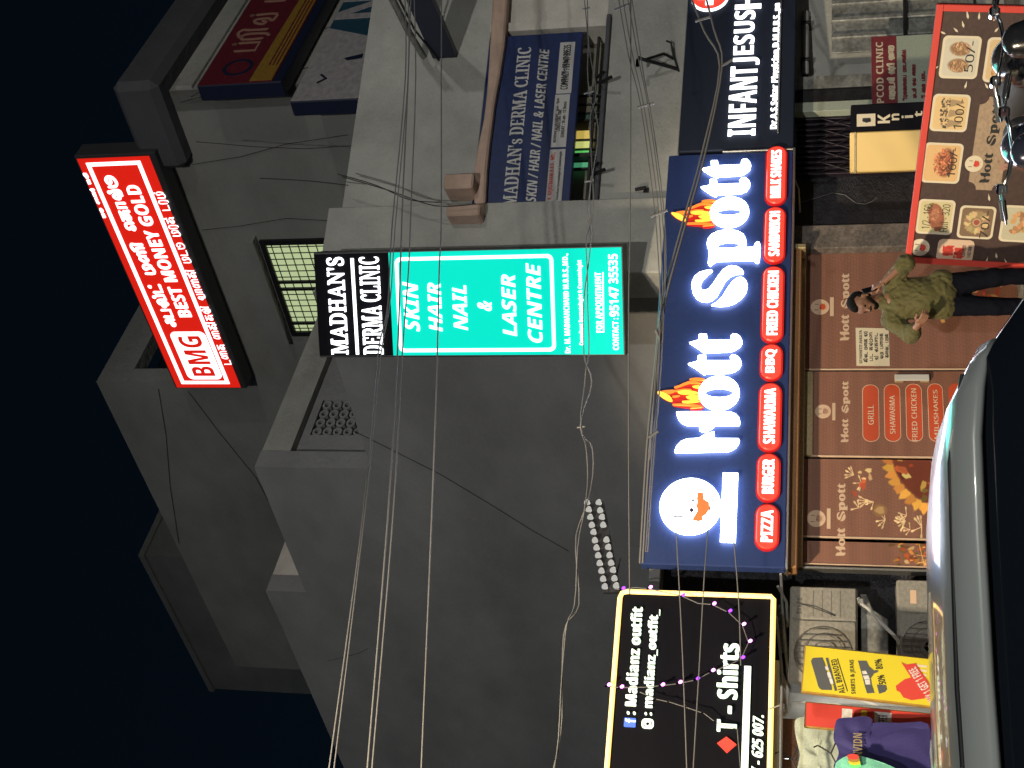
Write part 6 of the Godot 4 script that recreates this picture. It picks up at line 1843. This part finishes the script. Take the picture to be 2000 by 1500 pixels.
func cables():
	var g := "overhead wires across the street"
	var defs := [
		["pale overhead wire, upper one of the slack pair crossing the clinic's cap lettering", [-4.587,5.26,-2.671,5.331,-1.279,5.44,-0.8,5.43,0.012,5.518,1.635,5.647,2.765,5.829], .006],
		["pale overhead wire, lower one of the slack pair crossing the clinic's cap lettering", [-4.584,5.223,-2.671,5.319,-1.28,5.414,-0.751,5.416,0.011,5.49,1.633,5.622,2.761,5.793], .005],
		["pale overhead wire, upper of the tight pair across the teal light box", [-4.568,4.982,-2.666,5.133,-1.28,5.272,-0.429,5.377,0.22,5.459,1.455,5.6,2.759,5.762], .007],
		["pale overhead wire, lower of the tight pair across the teal light box", [-4.566,4.949,-2.665,5.093,-1.28,5.233,-0.43,5.306,0.218,5.381,1.628,5.549,2.756,5.737], .006],
		["single thin overhead wire across the middle of the teal light box", [-4.543,4.598,-2.658,4.791,-1.282,4.94,-0.436,5.041,0.05,5.091,1.435,5.283,2.732,5.462], .006],
		["thin straight wire just above the glowing shop name", [-3.182,3.27,-2.154,3.35,-0.83,3.444,-0.253,3.476,0.94,3.552,2.57,3.666], .005],
	]
	for d in defs:
		var b := thing("overhead_wire", d[0], "wire", "V", d[1][0], d[1][1], 0, g)
		tube("strand", run_pts(d[1], 0, 0.0, 14.0 if d[1][0] < -4.0 else 0.0), d[2], M.cable, b, 6)
	var tw := thing("twisted_cable", "loosely twisted pale cable pair across the foot of the teal light box", "cable", "V", 0, 5, 0, g)
	tube("strand", run_pts([-4.485,3.699,-4.072,3.668,-3.499,3.715,-3.271,3.626,-2.751,3.691,-2.468,3.622,-2.074,3.624,-1.884,3.737,-1.49,3.685,-1.242,3.766,-0.634,3.806,-0.194,3.794,0.187,3.847,0.955,3.833,1.351,3.946,1.874,3.999,2.606,4.062], 0, .02, 14.0), .0045, M.cable, tw, 6)
	tube("strand", run_pts([-4.484,3.685,-4.073,3.682,-3.498,3.701,-3.272,3.656,-2.75,3.665,-2.468,3.637,-2.075,3.67,-1.884,3.73,-1.49,3.736,-1.242,3.726,-0.634,3.785,-0.193,3.831,0.185,3.804,0.959,3.904,1.347,3.883,1.873,3.99,2.609,4.1], .01, .02, 14.0), .0045, M.cable, tw, 6)
	for q in [[-1.884,3.761,-1.875,3.703], [1.337,3.989,1.36,3.902], [0.397,3.899,0.409,3.823], [2.312,4.083,2.325,4.019]]: tube("spacer", [Vector3(q[0], q[1], .0), Vector3(q[2], q[3], .0)], .008, M.cable, tw, 6)
	var mb := thing("cable_bundle", "bright pair of cables sagging across the glowing shop letters", "cable", "V", 1.5, 3, 0, g)
	tube("strand", run_pts([-2.951,3.213,-2.027,3.222,-1.29,3.203,-0.764,3.183,-0.018,3.058,0.642,2.941,1.56,2.831,1.973,2.984,2.525,3.167], 0), .009, M.cable, mb, 6)
	tube("strand", run_pts([-2.951,3.191,-2.027,3.199,-1.291,3.179,-0.764,3.155,-0.019,3.029,0.64,2.911,1.558,2.809,1.966,2.895,2.512,3.021], .01), .009, M.cable, mb, 6)
	for q in [[2.067,3.063,2.11,2.936], [1.547,2.813,1.609,2.729], [-1.055,3.213,-1.165,3.167]]: tube("spacer", [Vector3(q[0], q[1], .02), Vector3(q[2], q[3], .02)], .012, M.cable, mb, 6)
	var fb := thing("cable_fan", "fan of thin pale cables running down past the iron brackets to the shop sign", "cable", "V", 1.5, 4, 0, g)
	for q in [[2.582,3.797,1.73,3.625,1.155,3.479,0.218,3.316,-0.478,3.224,-1.11,3.178,-1.943,3.174,-2.873,3.175], [2.579,3.76,1.727,3.589,1.154,3.453,0.217,3.283,-0.479,3.2,-1.11,3.155,-1.943,3.159,-2.873,3.16], [2.574,3.713,1.724,3.544,1.151,3.418,0.216,3.257,-0.479,3.175,-0.834,3.187,-1.291,3.191,-2.152,3.191], [2.571,3.675,1.49,3.475,0.93,3.36,0.139,3.228,-0.455,3.169,-0.834,3.171]]:
		tube("strand", run_pts(q, .03, .012), .005, M.cable, fb, 5)
	for q in [[1.134,3.504,1.171,3.367], [2.251,3.786,2.312,3.652], [0.006,3.319,0.062,3.19], [-1.977,3.21,-1.926,3.145]]: tube("spacer", [Vector3(q[0], q[1], .03), Vector3(q[2], q[3], .03)], .011, M.cable, fb, 6)
	var sg := thing("sign_wires", "three thin wires crossing the clothing fascia from the shop sign", "wire", "W", -3, 2.8, 0, g)
	for q in [[-2.13,3.114,-2.688,3.052,-3.377,2.984,-4.208,2.911], [-1.902,2.832,-2.639,2.856,-3.371,2.862,-4.205,2.871], [-2.293,2.649,-2.631,2.61,-2.959,2.579,-3.356,2.555]]:
		tube("strand", run_pts(q, 0), .005, M.cable, sg, 5)
	var tn := thing("drop_wires", "thin dark wires dropping from the tall building to the clinic parapet", "wire", "P", 1, 7.5, .4, g)
	for q in [[0.534,8.194,0.479,7.62,0.402,7.125], [0.55,7.266,0.389,6.796,0.196,6.39,0.151,6.026], [0.515,7.213,0.319,6.639,0.11,6.09,0.119,5.633]]:
		tube("strand", run_pts(q, .4), .006, M.cable_black, tn, 5)

func _ready():
	rng.seed = 7
	materials()
	setting()
	ground()
	tall_building()
	clinic_building()
	bmg_sign()
	upper_signs()
	clinic_board()
	teal_sign()
	projecting_sign()
	brackets()
	main_sign()
	hospital_sign()
	outfit_sign()
	string_lights()
	bulb_bar()
	shop_building()
	shop_doors()
	ac_units()
	clothing()
	street_right()
	menu_board()
	bush()
	man()
	car()
	motorbike("black motorbike with a round maker's badge on its headlight cowl, before the menu board", Vector3(1.839, 0, -8.406), .12, .9, M.bike_black, true)
	motorbike("dark blue motorbike with a large glossy headlight cowl, beside the badged one", Vector3(1.306, 0, -7.932), -.25, .91, M.bike_blue, false)
	cables()
